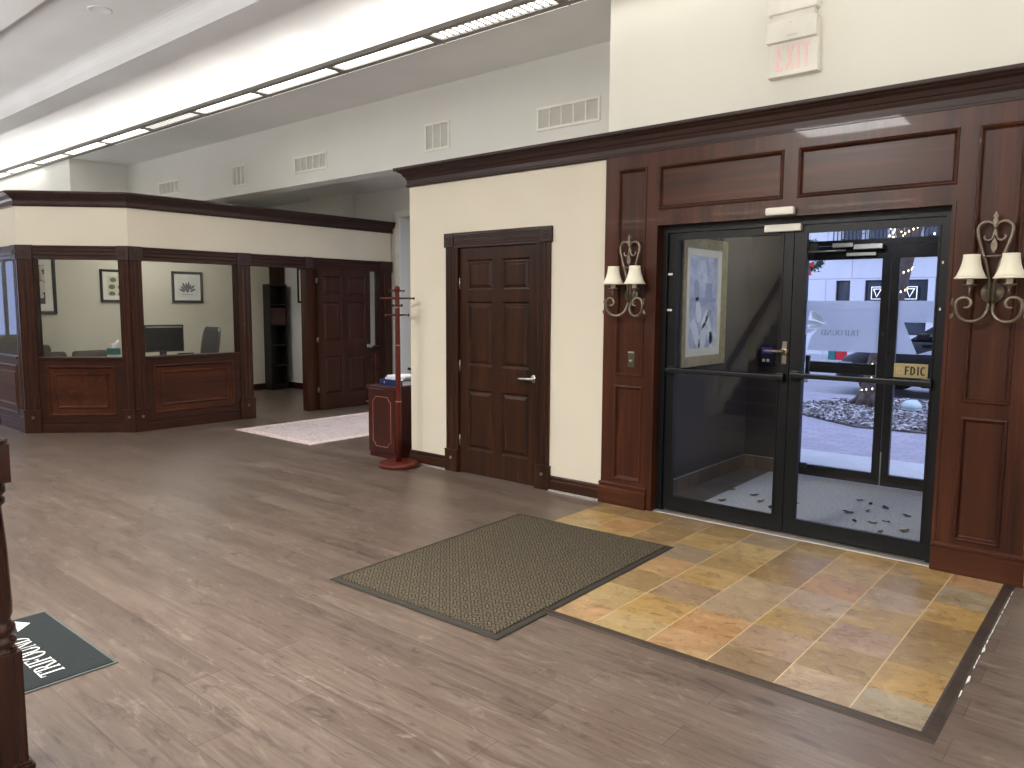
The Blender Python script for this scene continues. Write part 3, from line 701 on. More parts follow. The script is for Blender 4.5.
# ------------------------------------------------------------------ ceiling light row
fx_lab = ['first panel of the ceiling light row, nearest the cream upper wall', 'second lit panel of the ceiling light row from the cream upper wall', 'third lit panel of the ceiling light row from the cream upper wall',
 'fourth lit panel of the ceiling light row from the cream upper wall', 'fifth panel of the ceiling light row, dimmer with a fine louvre grid', 'sixth lit panel of the ceiling light row, beyond the dim louvre panel',
 'seventh lit panel of the ceiling light row from the cream upper wall', 'eighth panel of the ceiling light row, dimmer than its neighbours', 'ninth lit panel of the ceiling light row, far over the partition', 'tenth panel of the ceiling light row, at the far end']
LX0, LP, LY0, LY1 = -3.555, 1.342, -.36, -.08
for k in range(-4, 10):
    x1 = LX0-LP*k; x0 = x1-LP; xc = (x0+x1)/2; zb = ZS-.012
    lab = fx_lab[k] if k >= 0 else '%s ceiling light panel past the cream wall corner, above the entrance' % ['first','second','third','fourth'][-k-1]
    t = thing('ceiling_light', lab, 'ceiling light', (xc, -.22, ZS), 'linear ceiling light row')
    q = MB(); q.F = ((0,0,0), (1,0,0), (0,1,0), (0,0,1))
    a, b, c, d = x0+.046, x1-.046, LY0+.055, LY1-.075
    g = MB(((0,0,0), (1,0,0), (0,1,0), (0,0,-1))); g.grid([x0+.001, x1-.001], [LY0, LY1], [(a, b, c, d)], -ZS-.026, -zb); g.build('housing', M['fix'], t)
    dim = k in (4, 7)
    MB().box(a, b, c, d, zb+.018, zb+.03).build('diffuser', M['lensdim'] if dim else M['lens'] if k >= 0 else M['lensentry'], t)
    MB().box(x0+.002, x1-.002, LY0+.012, LY1-.012, ZS+.022, ZS+.028).build('top_cover', M['alum'], t)
    MB().tube([(x0+.06, -.22, ZS+.052), (x1-.06, -.22, ZS+.052)], .013, 10, True).build('uplight_tube', M['tube'] if k >= 0 else M['tubeentry'], t)
    if k in (-2, -1, 0, 4):
        lv_ = MB(); N = 17 if k < 1 else 22
        for i in range(1, N): x = a+(b-a)*i/N; lv_.box(x-.0022*(3 if k < 1 else 1), x+.0022*(3 if k < 1 else 1), c, d, zb+(.008 if k < 1 else .013), zb+.018)
        lv_.build('louvre', M['fix'], t)
    pf_ = MB(); pf_.box(x0+.01, x1-.01, LY1-.009, LY1-.003, zb-.0012, zb+.002)
    if k < 6: pf_.build('perforated_edge', M['edge'], t)
# second row of glowing strips, added out of view to light the room
r2k = 0
for x in (-14, -12.4, -10.8, -9.2, -7.6, -6.0, -4.4, -2.8):
    t = thing('ceiling_light', 'added fill light on the staircase side, place %d from the hall window' % (r2k+1), 'ceiling light', (x, -4.86, ZS), 'added rear fill lights'); r2k += 1
    zr = 2.7
    g = MB(((0,0,0), (1,0,0), (0,1,0), (0,0,-1))); g.grid([x-.64, x+.64], [-5.0, -4.72], [(x-.6, x+.6, -4.96, -4.76)], -zr-.03, -zr+.03); g.build('housing', M['alum'], t)
    MB().box(x-.6, x+.6, -4.96, -4.76, zr-.02, zr-.005).build('diffuser', M['fill_lens'], t)
    MB().tube([(x-.6, -4.86, zr+.06), (x+.6, -4.86, zr+.06)], .013, 10).build('uplight_tube', M['fill_tube'], t)
    MB().tube([(x, -4.86, zr+.02), (x, -4.86, ZS)], .006, 6).build('suspension_rod', M['alum'], t)
q = thing('ceiling_speaker', 'small round white disc on the ceiling at the top left', 'ceiling speaker', (-6.97, -2.09, 3.98))
s_ = MB(W0); s_.lathe([(.095, 0), (.095, -.006), (.085, -.010), (.078, -.006), (0, -.006)], (-6.97, -2.09, 3.981), 28, 'n'); s_.build('trim_ring', M['ceil'], q)

# ------------------------------------------------------------------ air vents
FV = ((0, YV, 0), (1,0,0), (0,0,1), (0,-1,0))
for x0, x1, z0, z1, n, lab in ((-4.56, -3.855, 3.145, 3.357, 5, 'wide five-bay white air vent nearest the cream upper wall'), (-6.08, -5.712, 3.143, 3.428, 3, 'upright three-bay white air vent above the end of the cornice'),
    (-8.482, -7.809, 3.166, 3.367, 5, 'wide five-bay white air vent between the two upright vents'), (-9.972, -9.622, 3.14, 3.42, 3, 'upright three-bay white air vent over the partition cornice'), (-12.16, -11.495, 3.20, 3.405, 5, 'wide white air vent farthest along the bulkhead, over the partition corner')):
    t = thing('air_vent', lab, 'air vent', ((x0+x1)/2, YV, z0), 'air vents on the bulkhead')
    m = .022; bw = (x1-x0-2*m-(n-1)*.014)/n; hs = [(x0+m+i*(bw+.014), x0+m+i*(bw+.014)+bw, z0+m, z1-m) for i in range(n)]
    MB(FV).grid([x0, x1], [z0, z1], hs, 0, .012).build('vent_frame', M['ventw'], t)
    for h in hs:
        q = MB(FV); q.box(*h, .0, .002); z = h[2]+.008
        while z < h[3]-.006: q.add([(h[0], z, .003), (h[1], z, .003), (h[1], z+.009, .009), (h[0], z+.009, .009)], [(0,1,2,3)]); z += .0135
        q.build('louvre', M['ventg'], t)

# ------------------------------------------------------------------ exit sign, sensor, switch plate
t = thing('exit_sign', 'white exit sign box with pale red letters high on the cream wall', 'exit sign', (-1.86, 0, 2.98))
q = MB(FW); q.box(-2.017, -1.705, 3.178, 3.300, 0, .085, .005); q.build('battery_box', M['white'], t)
q = MB(FW); q.box(-2.004, -1.698, 2.985, 3.180, 0, .050, .004); q.box(-2.008, -1.694, 2.972, 2.990, 0, .062, .003); q.build('sign_face', M['white'], t)
q = MB(FW); h = .150; wd = width('EXIT', SANS, h, 1.0, .10); letters(q, 'EXIT', SANS, lambda a, b: (-1.962+a*(.215/wd), 3.008+b), h, .0495, .0520, 1.0, .10); q.build('lettering', M['pink'], t)
q = MB(FW); q.box(-1.885, -1.82, 3.200, 3.210, .084, .088, .0015); q.build('vent_slot', M['ventg'], t); q = MB(FW); q.lathe([(.004, .084), (.004, .087), (0, .088)], (-1.862, 3.282, 0), 10, 'n'); q.build('test_button', M['ventg'], t)
t = thing('emergency_light', 'white emergency light box just above the exit sign', 'emergency light', (-1.86, 0, 3.35))
q = MB(FW); q.box(-2.02, -1.71, 3.352, 3.47, 0, .075, .006); q.box(-2.0, -1.73, 3.30, 3.353, 0, .05, .004); q.build('housing', M['white'], t)
for u in (-1.95, -1.765):
    q = MB(FW); q.lathe([(.030, .02), (.048, .05), (.054, .09), (.05, .094), (.03, .08), (0, .078)], (u, 3.53, 0), 20, 'n'); q.tube([(u, 3.465, .03), (u, 3.52, .03)], .012, 8); q.build('lamp_head', M['white'], t)
q = MB(FW); q.prism([(-1.765, 3.462), (-1.742, 3.462), (-1.758, 3.448)], .074, .079); q.build('indicator', M['darkplastic'], t)
t = thing('motion_sensor', 'small off-white motion sensor bar above the door frame', 'motion sensor', (-1.89, 0, 2.11))
q = MB(FW); q.box(-1.985, -1.80, 2.112, 2.162, .024, .075, .014); q.build('sensor_body', M['white'], t)
q = MB(FW); q.box(-1.965, -1.82, 2.106, 2.116, .030, .066, .003); q.build('lens_strip', M['darkplastic'], t)
t = thing('key_switch', 'small brass key switch plate on the left pilaster under the sconce', 'switch', (-2.995, 0, 1.07))
q = MB(FW); q.box(-3.025, -2.965, 1.07, 1.185, .008, .014, .002); q.build('plate', plain('bronze_plate', (84,76,60), .4, .5), t)
q = MB(FW); q.lathe([(.013, .014), (.013, .022), (.006, .024), (0, .023)], (-2.997, 1.115, 0), 16, 'n'); q.build('key_cylinder', M['steel'], t)
q = MB(FW); q.box(-3.02, -2.97, 1.176, 1.188, .013, .019, .002); q.build('top_lip', M['steel'], t)
t = thing('deposit_sign', 'small gold sign plate inside the right glass door', 'sign', (-1.11, .10, 1.10))
q = MB(G); q.box(-1.205, -1.018, 1.108, 1.192, .006, .012, .002); q.build('plate', M['brass'], t)
q = MB(G); h = .052; wd = width('FDIC', SANS, h, 1.0, .08); letters(q, 'FDIC', SANS, lambda a, b: (-1.146+a*(.118/wd), 1.124+b), h, .0118, .0130, 1.0, .08); q.build('lettering', M['blackm'], t)
q = MB(G); [q.prism([(x, y) for x, y in p], .0118, .0128) for p in ring(-1.172, 1.150, .020, .020, .004, .004, 0, 360, 20)]; q.lathe([(.010, .0118), (.010, .0126), (0, .0128)], (-1.172, 1.15, 0), 12, 'n'); q.build('seal', M['gold_leaf'], t)

# ------------------------------------------------------------------ wall sconces
def sconce(cx, label):
    t = thing('wall_sconce', label, 'wall lamp', (cx, -.02, 1.61), 'twin-shade scroll sconces')
    F = ((cx, 0, 1.61), (1,0,0), (0,0,1), (0,-1,0))
    q = MB(F); q.lathe([(.060, .008), (.060, .016), (.052, .022), (.036, .024), (.030, .034), (.014, .040), (0, .042)], (0, 0, 0), 26, 'n'); q.build('back_plate', M['pewter'], t)
    sp = lambda c, r0, r1, a0, a1, n=16: [(c[0]+(r0+(r1-r0)*i/n)*math.cos(math.radians(a0+(a1-a0)*i/n)), c[1]+(r0+(r1-r0)*i/n)*math.sin(math.radians(a0+(a1-a0)*i/n))) for i in range(n+1)]
    for s in (-1, 1):
        # heart scroll
        up = [(s*.010, -.05), (s*.012, .06), (s*.030, .15), (s*.058, .24), (s*.078, .31)]
        up += [(s*x, y) for x, y in sp((.040, .345), .042, .040, 0, 180, 10)]
        up += [(s*.006, .315), (s*.012, .292), (s*.028, .284), (s*.044, .290), (s*.050, .304), (s*.044, .314)]
        q = MB(F); q.tube([(x, y, .050) for x, y in up], [.0095]*(len(up)-5)+[.008, .0075, .007, .0065, .006], 10); q.build('heart_scroll', M['pewter'], t)
        # lower arm curling forward and round to carry the candle
        lo = [(s*.008, -.02, .035), (s*.012, -.07, .045)] + [(s*x, y, .06+.06*i/12) for i, (x, y) in enumerate(sp((.086, -.085), .074, .068, 185, 350, 12))]
        lo += [(s*x, y, .12+.012*i/14) for i, (x, y) in enumerate(sp((.108, -.062), .048, .016, -10, 290, 14))]
        q = MB(F); q.tube(lo, [.0095]*(len(lo)-6)+[.009, .0085, .008, .0075, .007, .006], 10); a = q.build('scroll_arm', M['pewter'], t)
        q = MB(F)
        for k, (dx, dy, L) in enumerate(((0, 0, .06), (.006, -.02, .05), (-.004, .018, .045))):
            b = Vector((s*(.158+dx), -.085+dy)); e = b+Vector((s*.018, L*(1 if k != 1 else -.8)))
            mid = (b+e)/2; nrm = Vector((-(e-b).y, (e-b).x)).normalized()*.012
            q.add([(b.x, b.y, .115), (mid.x+nrm.x, mid.y+nrm.y, .125), (e.x, e.y, .118), (mid.x-nrm.x, mid.y-nrm.y, .125), (mid.x, mid.y, .112)], [(0,1,4), (1,2,4), (2,3,4), (3,0,4), (0,3,2,1)])
        q.build('leaf', M['pewter'], a)
        x = s*.091
        q = MB(F); q.tube([(x, -.012, .125), (x, .030, .125)], .006, 10); q.lathe([(.006, .020), (.012, .026), (.010, .034), (.036, .042), (.040, .047), (.034, .048), (.012, .046), (0, .046)], (x, 0, .125), 22); q.build('drip_cup', M['pewter'], t)
        q = MB(F); q.lathe([(.0165, .046), (.0165, .105), (.008, .106), (0, .106)], (x, 0, .125), 18); q.build('candle_sleeve', M['shade'], t)
        sh = [(.0775, .078), (.066, .100), (.056, .125), (.047, .155), (.042, .185), (.041, .205), (.0395, .205), (.0405, .185), (.0455, .155), (.0545, .125), (.0645, .100), (.076, .078), (.0775, .078)]
        q = MB(F); q.lathe(sh, (x, 0, .125), 30); h_ = q.build('lamp_shade', M['shade'], t)
        q = MB(F); q.lathe([(.078, .076), (.0795, .080), (.077, .084), (.0745, .080), (.078, .076)], (x, 0, .125), 30); q.build('shade_trim', M['shade'], h_); q = MB(F); q.lathe([(.041, .202), (.0425, .205), (.041, .208), (.0385, .205), (.041, .202)], (x, 0, .125), 30); q.build('shade_trim', M['shade'], h_)
    q = MB(F); q.tube([(-.055, .20, .056), (.055, .20, .056)], .006, 10); q.build('cross_bar', M['pewter'], t)
    q = MB(F)                                            # leaf finial over and under the heart
    for nm_, pts in (('leaf_finial', [(0,.36),(.014,.39),(.006,.40),(.012,.415),(0,.44),(-.012,.415),(-.006,.40),(-.014,.39)]), ('leaf_drop', [(0,.30),(.016,.265),(.014,.24),(0,.215),(-.014,.24),(-.016,.265)])): q = MB(F); q.prism(pts, .050, .066); q.build(nm_, M['pewter'], t)
    q = MB(F); q.lathe([(0, .345), (.014, .352), (.014, .366), (0, .372)], (0, 0, .055), 14); q.build('knot', M['pewter'], t)
    return t
sconce(-3.003, 'pewter scroll sconce with two cream shades on the left pilaster')
sconce(-.705, 'pewter scroll sconce with two cream shades on the right pilaster')

EMB = [(-4.001, -3.756), (-4.075, -3.80), (-3.99, -3.90), (-3.936, -3.828)]
# ------------------------------------------------------------------ mats and rug
def quad_slab(mb, c, z0, z1, inset=0):
    ctr = [sum(p[i] for p in c)/4 for i in (0, 1)]
    return mb.prism(c, z0, z1)
def inset_quad(c, d):
    out = []
    for i in range(4):
        p, a, b = Vector(c[i]), Vector(c[i-1]), Vector(c[(i+1) % 4]); u = (a-p).normalized(); v = (b-p).normalized()
        out.append(tuple(p+(u+v)*d))
    return out
mc = [(-3.417, -2.459), (-2.203, -2.428), (-2.243, -.683), (-3.480, -.735)]
t = thing('entry_mat', 'olive-brown woven-pattern mat half over the tiled entry', 'door mat', (-2.83, -1.57, 0))
q = MB()
a = mc; b = inset_quad(mc, .010); c = inset_quad(mc, .022); d = inset_quad(mc, .030); e = inset_quad(mc, .044)
V_ = []
for poly, z in ((a, .003), (a, .006), (b, .0085), (c, .0085), (d, .006), (e, .0105)): V_ += [(x, y, z) for x, y in poly]
q.add(V_, [(4*k+i, 4*k+(i+1) % 4, 4*k+4+(i+1) % 4, 4*k+4+i) for k in range(5) for i in range(4)]+[(3,2,1,0)]); q.build('rubber_border', M['matrim'], t)
q = MB(); q.prism(inset_quad(mc, .042), .0062, .0135); q.build('woven_field', M['weave'], t)
lm = [(-4.112, -5.0), (-3.285, -5.0), (-3.285, -3.648), (-4.112, -3.650)]
t = thing('logo_mat', 'charcoal-green mat with white lettering beside the wooden newel post', 'door mat', (-3.7, -4.3, 0))
q = MB(); q.prism(lm, .0012, .005); q.build('rubber_border', plain('grey_rubber', (84,86,84), .8), t)
q = MB(); q.prism(inset_quad(lm, .014), .0048, .0085); q.build('pile', M['logomat'], t)
h = .094; wd = width('TRIFOUND', SERIF, h, 1.0)
q = MB(); letters(q, 'TRIFOUND', SERIF, lambda a, b: (-3.366-a*(.485/wd), -3.822-b), h, .0083, .0092); q.build('lettering', M['lettering'], t)
q = MB()
for p in (EMB[:2]+EMB[3:], [(-3.985, -3.99), (-4.085, -3.95), (-4.085, -4.06)]): q.prism(p, .0083, .0092)
q.build('emblem', M['lettering'], t)
rg = [(-8.46, -.14), (-6.93, -.14), (-6.93, 2.25), (-8.46, 2.25)]
t = thing('rug', 'faded pale pink and grey oriental rug in front of the office door', 'rug', (-7.7, 1.0, 0))
q = MB(); q.prism(rg, .001, .008); q.build('border', M['rugb'], t)
q = MB(); q.prism(inset_quad(rg, .13), .006, .0088); q.build('field', M['rug'], t)

# ------------------------------------------------------------------ coat stand, cabinet, binder, papers
cx, cy = -5.405, -.205
t = thing('coat_stand', 'mahogany coat stand on a round base at the end of the beige wall', 'coat stand', (cx, cy, 0))
FS = ((cx, cy, 0), (.763, .646, 0), (0,0,1), (.646, -.763, 0))
q = MB(FS); q.lathe([(.0, .0), (.185, .0), (.192, .006), (.192, .030), (.185, .040), (.16, .046), (.04, .050), (0, .050)], (0,0,0), 36); q.build('base', M['stand'], t)
q = MB(FS); q.lathe([(.027, .048), (.027, .60), (.024, 1.15), (.021, 1.62), (.021, 1.66), (.026, 1.665), (.026, 1.685), (.012, 1.70), (0, 1.702)], (0,0,0), 20); q.build('pole', M['stand'], t)
for z in (.62, 1.15, 1.50):
    q = MB(FS); q.lathe([(.024, z-.005), (.029, z-.003), (.029, z+.003), (.024, z+.005)], (0,0,0), 20); q.build('collar', M['brass'], t)
def peg(u, n, z, L, r=.010):
    q = MB(FS); q.tube([(0, z, 0), (u*L*.5, z+.002, n*L*.5), (u*L*.93, z, n*L*.93)], [r, r*.85, r*.7], 10)
    q.tube([(u*L*.91, z, n*L*.91), (u*L*.94, z, n*L*.94), (u*L*.97, z, n*L*.97), (u*L, z, n*L)], [r*.7, r*1.35, r*1.35, r*.5], 12); q.build('peg', M['stand'], t)
for s in (-1, 1):
    peg(s, .15*s, 1.585, .165); peg(s*.62, -s*.75, 1.43, .15); peg(s*.35, s*.9, 1.52, .19); peg(s*.8, -.6*s, 1.655, .075)

kx0, kx1, ky0, ky1 = -6.035, -5.625, -.055, .50
t = thing('cabinet', 'small mahogany cabinet with a gilt line panel beside the coat stand', 'cabinet', ((kx0+kx1)/2, (ky0+ky1)/2, 0))
q = MB(); q.box(kx0+.01, kx1-.01, ky0+.012, ky1, .0, .045); q.build('plinth', M['mahogany'], t)
q = MB(); q.box(kx0, kx1, ky0+.016, ky1, .045, .695, .003); q.build('body', M['mahogany'], t)
q = MB(); q.box(kx0+.004, kx1-.004, ky0, ky0+.018, .052, .690, .003); dr = q.build('door', M['mahogany'], t)
q = MB(); q.box(kx0-.015, kx1+.015, ky0-.018, ky1+.01, .695, .722, .006); q.build('top', M['mahogany'], t)
FK = ((0, ky0, 0), (1,0,0), (0,0,1), (0,-1,0))
u0, u1, v0, v1, c = kx0+.075, kx1-.065, .115, .615, .045
ol_ = [(u0+c, v0), (u1-c, v0)]+[(u1-c*math.cos(a)*1, v0+c*math.sin(a)) for a in [PI*.12*i for i in range(1, 4)]]+[(u1, v0+c), (u1, v1-c), (u1-c*.55, v1-c*.8), (u1-c, v1-.0), (u0+c, v1), (u0+c*.45, v1-c*.8), (u0, v1-c), (u0, v0+c), (u0+c*.55, v0+c*.8)]
q = MB(FK); q.tube([(a, b, .001) for a, b in ol_], .0035, 6, True, True); q.build('gilt_line', plain('dull_gilt', (150,104,82), .5, .2), dr)
t = thing('binder', 'blue binder lying on the small mahogany cabinet', 'binder', (-5.78, .12, .722))
q = MB(); q.box(-5.98, -5.64, .05, .33, .7225, .728, .001); q.box(-5.98, -5.64, .05, .33, .772, .778, .001); q.box(-5.98, -5.64, .05, .056, .7225, .778, .002); q.build('cover', M['blue'], t)
q = MB(); q.box(-5.97, -5.65, .060, .322, .729, .771); q.build('pages', M['paper'], t)
q = MB(); q.lathe([(.012, 0), (.012, .004), (.007, .005), (0, .003)], (-5.905, .05, .750), 14, 'n'); q = MB(((0, .05, 0), (1,0,0), (0,0,1), (0,-1,0))); q.lathe([(.012, -.001), (.012, .002), (.007, .003), (0, .001)], (-5.905, .750, 0), 14, 'n'); q.build('finger_ring', M['steel'], t)
for k, (dx, dz, nm) in enumerate(((0, .778, 'lower stack of folded white papers on the blue binder'), (.03, .800, 'upper stack of folded white papers on the blue binder'))):
    t = thing('paper_stack', nm, 'papers', (-5.8+dx, .18, dz))
    q = MB(); q.box(-5.93+dx, -5.66+dx, .08, .30, dz+.0005, dz+.020, .003); q.build('sheets', M['paper'] if k else plain('lilac_white_paper', (206,204,222), .8), t)
    q = MB(); q.box(-5.92+dx, -5.67+dx, .09, .29, dz+.020, dz+.0215); q.build('top_sheet', M['paper'], t)

# ------------------------------------------------------------------ office behind the glass
XO = -12.15
FO = ((XO, 0, 0), (0,1,0), (0,0,1), (1,0,0))       # office back wall: u=y, n towards the lobby
def picture(F, u0, u1, v0, v1, fr, mt, label, fmat, print_mat, base):
    t = thing('framed_picture', label, 'picture', base)
    MB(F).rings(u0, u1, v0, v1, [(0, .0), (0, .020), (.006, .026), (fr*.6, .022), (fr, .014), (fr, .006)], False).build('frame', fmat, t)
    MB(F).rings(u0+fr-.002, u1-fr+.002, v0+fr-.002, v1-fr+.002, [(0, .008), (mt-.004, .008), (mt, .006)], False).build('mat_board', M['matboard'], t)
    p = MB(F); p.box(u0+fr+mt-.003, u1-fr-mt+.003, v0+fr+mt-.003, v1-fr-mt+.003, .002, .0055); p.build('print', print_mat, t)
    return t
def ell(cu, cv, a, b, rot=0, n=18):
    return [(cu+a*math.cos(k)*math.cos(rot)-b*math.sin(k)*math.sin(rot), cv+a*math.cos(k)*math.sin(rot)+b*math.sin(k)*math.cos(rot)) for k in [2*PI*i/n for i in range(n)]]
petal = plain('ivory_print_ink', (206,196,180), .8); leafink = plain('olive_print_ink', (104,108,78), .8, var=.3, vs=60); greyink = plain('grey_print_ink', (96,96,94), .8)
t = picture(FO, -1.43, -.768, 1.363, 2.20, .045, .10, 'large black-framed print of pale orchids on a dark ground', M['blackm'], plain('umber_print', (86,74,72), .8, var=.15), (XO, -1.1, 1.363))
q = MB(FO)
for cv, r_ in ((2.0, .065), (1.85, .095), (1.68, .07)):
    for a in (20, 95, 160, 235, 305): A = math.radians(a); q.prism(ell(-1.0+r_*.75*math.cos(A), cv+r_*.75*math.sin(A), r_*.8, r_*.5, A), .0054, .0062)
q.build('orchid_drawing', petal, t)
t = picture(FO, -.163, .36, 1.54, 2.032, .035, .065, 'small black-framed print of six round green leaves', M['blackm'], plain('cream_print', (206,202,178), .8), (XO, .1, 1.54))
q = MB(FO)
for i in range(2):
    for j in range(3): q.prism(ell(.005+.13*i+(.02 if j == 2 else 0), 1.665+.105*j, .048, .036, .3*i), .0054, .0062)
q.build('leaf_drawing', leafink, t)
t = picture(FO, .925, 1.447, 1.533, 2.04, .042, .05, 'black-framed grey botanical print above the office chair', M['blackm'], plain('pale_print', (210,210,204), .8), (XO, 1.19, 1.533))
q = MB(FO)
for k, (a_, r_) in enumerate(((28,.10),(48,.125),(66,.10),(82,.13),(98,.11),(116,.13),(134,.105),(154,.10),(74,.06),(108,.06))):
    A = math.radians(a_); q.prism(ell(1.186+r_*math.cos(A), 1.69+r_*math.sin(A)*1.05, .052, .017, A), .0054+.0001*k, .0062+.0001*k)
q.box(1.09, 1.28, 1.668, 1.674, .0054, .0062); q.build('spray_drawing', greyink, t)
FE2 = ((0, YE, 0), (1,0,0), (0,0,1), (0,-1,0))
t = picture(FE2, -11.74, -11.24, 1.54, 2.17, .04, .05, 'black-framed print half hidden by the open office door', M['blackm'], plain('grey_print', (170,168,164), .8, var=.4, vs=30), (-11.5, YE, 1.54))

t = thing('bookcase', 'tall black-brown open bookcase in the far corner of the office', 'bookcase', (-12.02, 2.72, 0))
bk = plain('black_brown_laminate', (28,24,24), .45)
y0, y1, x0, x1 = 2.55, 2.90, -12.13, -11.92
for a, b in ((y0, y0+.022), (y1-.022, y1)): q = MB(); q.box(x0, x1, a, b, 0, 1.87, .002); q.build('side_panel', bk, t)
q = MB(); q.box(x0, x0+.012, y0+.02, y1-.02, 0, 1.85); q.build('back_panel', bk, t)
for z in (.06, .42, .78, 1.14, 1.50, 1.845): q = MB(); q.box(x0+.012, x1-.004, y0+.022, y1-.022, z, z+.022, .002); q.build('shelf', bk, t)
q = MB(); q.box(x0+.02, x1-.01, y0+.022, y1-.022, 0, .06); q.build('kick_plate', bk, t)
t = thing('file_box', 'brown file box on the upper shelf of the black-brown bookcase', 'box', (-12.02, 2.72, 1.164))
q = MB(); q.box(-12.10, -11.94, 2.58, 2.87, 1.163, 1.42, .004); q.build('box_body', plain('brown_card', (74,48,44), .7), t)
q = MB(); q.box(-12.105, -11.935, 2.577, 2.873, 1.415, 1.455, .003); q.build('box_lid', plain('brown_card_lid', (82,54,50), .7), t)
tc = struct('trim_3', (lambda m: (m.box(XO, XO+.02, 2.70, 3.0, 0, 2.2, .003), m)[1])(MB()), M['part_z'], 'dark wooden casing rising behind the bookcase in the office corner', 'trim')

# desk with monitor, tissue box; chairs
t = thing('desk', 'long dark wooden office desk behind the glass partition', 'desk', (-10.55, -.25, 0))
q = MB(); q.box(-11.0, -10.12, -.78, .56, .715, .748, .006); q.build('desk_top', M['part_y'], t)
for a, b in ((-.76, -.72), (.50, .54)): q = MB(); q.box(-10.96, -10.16, a, b, 0, .715); q.build('side_panel', M['part_z'], t)
q = MB(); q.box(-10.30, -10.27, -.72, .50, .15, .715); q.build('modesty_panel', M['part_y'], t)
t = thing('monitor', 'wide black computer monitor on the office desk', 'monitor', (-10.33, -.10, .748))
FM = frame((-10.30, -.36), (0.05, 1)); n_ = math.hypot(.05, 1); FM = (FM[0], (.05/n_, 1/n_, 0), FM[2], (1/n_, -.05/n_, 0))
q = MB(FM); q.grid([0, .52], [.87, 1.235], [(.014, .506, .895, 1.195)], -.035, .008); q.build('bezel', M['darkplastic'], t)
q = MB(FM); q.box(.012, .508, .893, 1.197, -.01, .002); q.build('screen', M['screen'], t)
q = MB(FM); q.box(.02, .50, 1.198, 1.214, .006, .010, .001); q.build('sensor_strip', M['alum'], t)
q = MB(FM); q.box(.215, .305, .752, .95, -.075, -.045, .006); q.box(.15, .37, .749, .760, -.14, .03, .004); q.build('stand', M['darkplastic'], t)
t = thing('tissue_box', 'teal and white tissue box on the office desk', 'tissue box', (-10.8, -.56, .748))
q = MB(); q.box(-10.86, -10.74, -.625, -.495, .749, .83, .003); q.build('box_lower', plain('white_teal_card', (196,212,208), .6), t)
q = MB(); q.box(-10.861, -10.739, -.626, -.494, .83, .915, .003); q.build('box_upper', M['teal'], t)
q = MB(); q.smooth = True
q.add([(-10.83,-.58,.914), (-10.77,-.58,.914), (-10.77,-.53,.914), (-10.83,-.53,.914), (-10.82,-.60,.97), (-10.77,-.57,.99), (-10.76,-.50,1.0), (-10.83,-.52,.965), (-10.80,-.49,1.035), (-10.795,-.56,.975)], [(0,1,5,4), (1,2,6,5), (2,3,7,6), (3,0,4,7), (4,5,9), (5,6,9), (6,8,9), (8,7,9), (7,4,9), (6,7,8)]); q.build('tissue', M['paper'], t)

def soft_panel(F, outline, thick, bend=0.0, rows=8):
    """upholstered panel: rounded outline given as half-widths by height, swelling in the middle"""
    q = MB(F); V_ = []; F_ = []; n = len(outline); m = 9
    for s in (1, -1):
        for i, (v, hw, off) in enumerate(outline):
            for k in range(m):
                x = -1+2*k/(m-1); e = (1-abs(x)**4)*(1 if 0 < i < n-1 else .15)
                V_.append((x*hw, v, off+bend*(x*x)+s*thick*.5*max(.12, e)))
    for s in range(2):
        for i in range(n-1):
            for k in range(m-1): a = s*n*m+i*m+k; F_.append((a, a+1, a+m+1, a+m))
    for i in range(n-1):
        for k in (0, m-1): a = i*m+k; F_.append((a, a+m, a+m+n*m, a+n*m))
    for k in range(m-1):
        for i in (0, n-1): a = i*m+k; F_.append((a, a+1, a+1+n*m, a+n*m))
    q.smooth = True; q.add(V_, F_); return q
def office_chair(x, y, ang, label, top=1.16):
    d = (math.cos(ang), math.sin(ang)); t = thing('office_chair', label, 'chair', (x, y, 0))
    F = frame((x, y), d); F = ((x, y, 0), F[1], F[2], F[3])     # u across the chair, n to the front
    out = [(.50,.17,-.19), (.54,.21,-.20), (.64,.225,-.205), (.80,.235,-.225), (.95,.235,-.25), (1.06,.225,-.27), (top-.03,.20,-.285), (top,.16,-.29)]
    soft_panel(F, out, .10, .03).build('backrest', M['leather'], t)
    q = MB(F); q.box(-.25, .25, .44, .53, -.22, .26, .035); q.build('seat', M['leather'], t)
    for s in (-1, 1):
        q = MB(F); q.tube([(s*.27, .47, -.10), (s*.30, .55, -.13), (s*.30, .70, -.10), (s*.295, .725, -.02), (s*.29, .73, .12), (s*.28, .70, .17), (s*.27, .50, .14)], [.014, .016, .018, .020, .020, .016, .014], 10)
        q.box(s*.295-.03, s*.295+.03, .725, .755, -.10, .16, .012); q.build('armrest', M['darkplastic'], t)
    q = MB(F); q.tube([(0, .10, 0), (0, .44, 0)], [.03, .024], 14); q.build('gas_column', M['darkplastic'], t)
    for k in range(5):
        a = 2*PI*k/5; q = MB(F); q.tube([(0, .11, 0), (.30*math.cos(a), .075, .30*math.sin(a))], [.026, .016], 10); b = q.build('base_spoke', M['darkplastic'], t)
        q = MB(F); c_ = (.30*math.cos(a), .033, .30*math.sin(a)); q.tube([(c_[0]-.02, .033, c_[2]), (c_[0]+.02, .033, c_[2])], .031, 14); q.build('caster', M['blackm'], b)
    return t
office_chair(-11.32, .91, math.radians(6), 'high-backed black leather office chair behind the desk')
olive = plain('olive_brown_fabric', (74,68,58), .85)
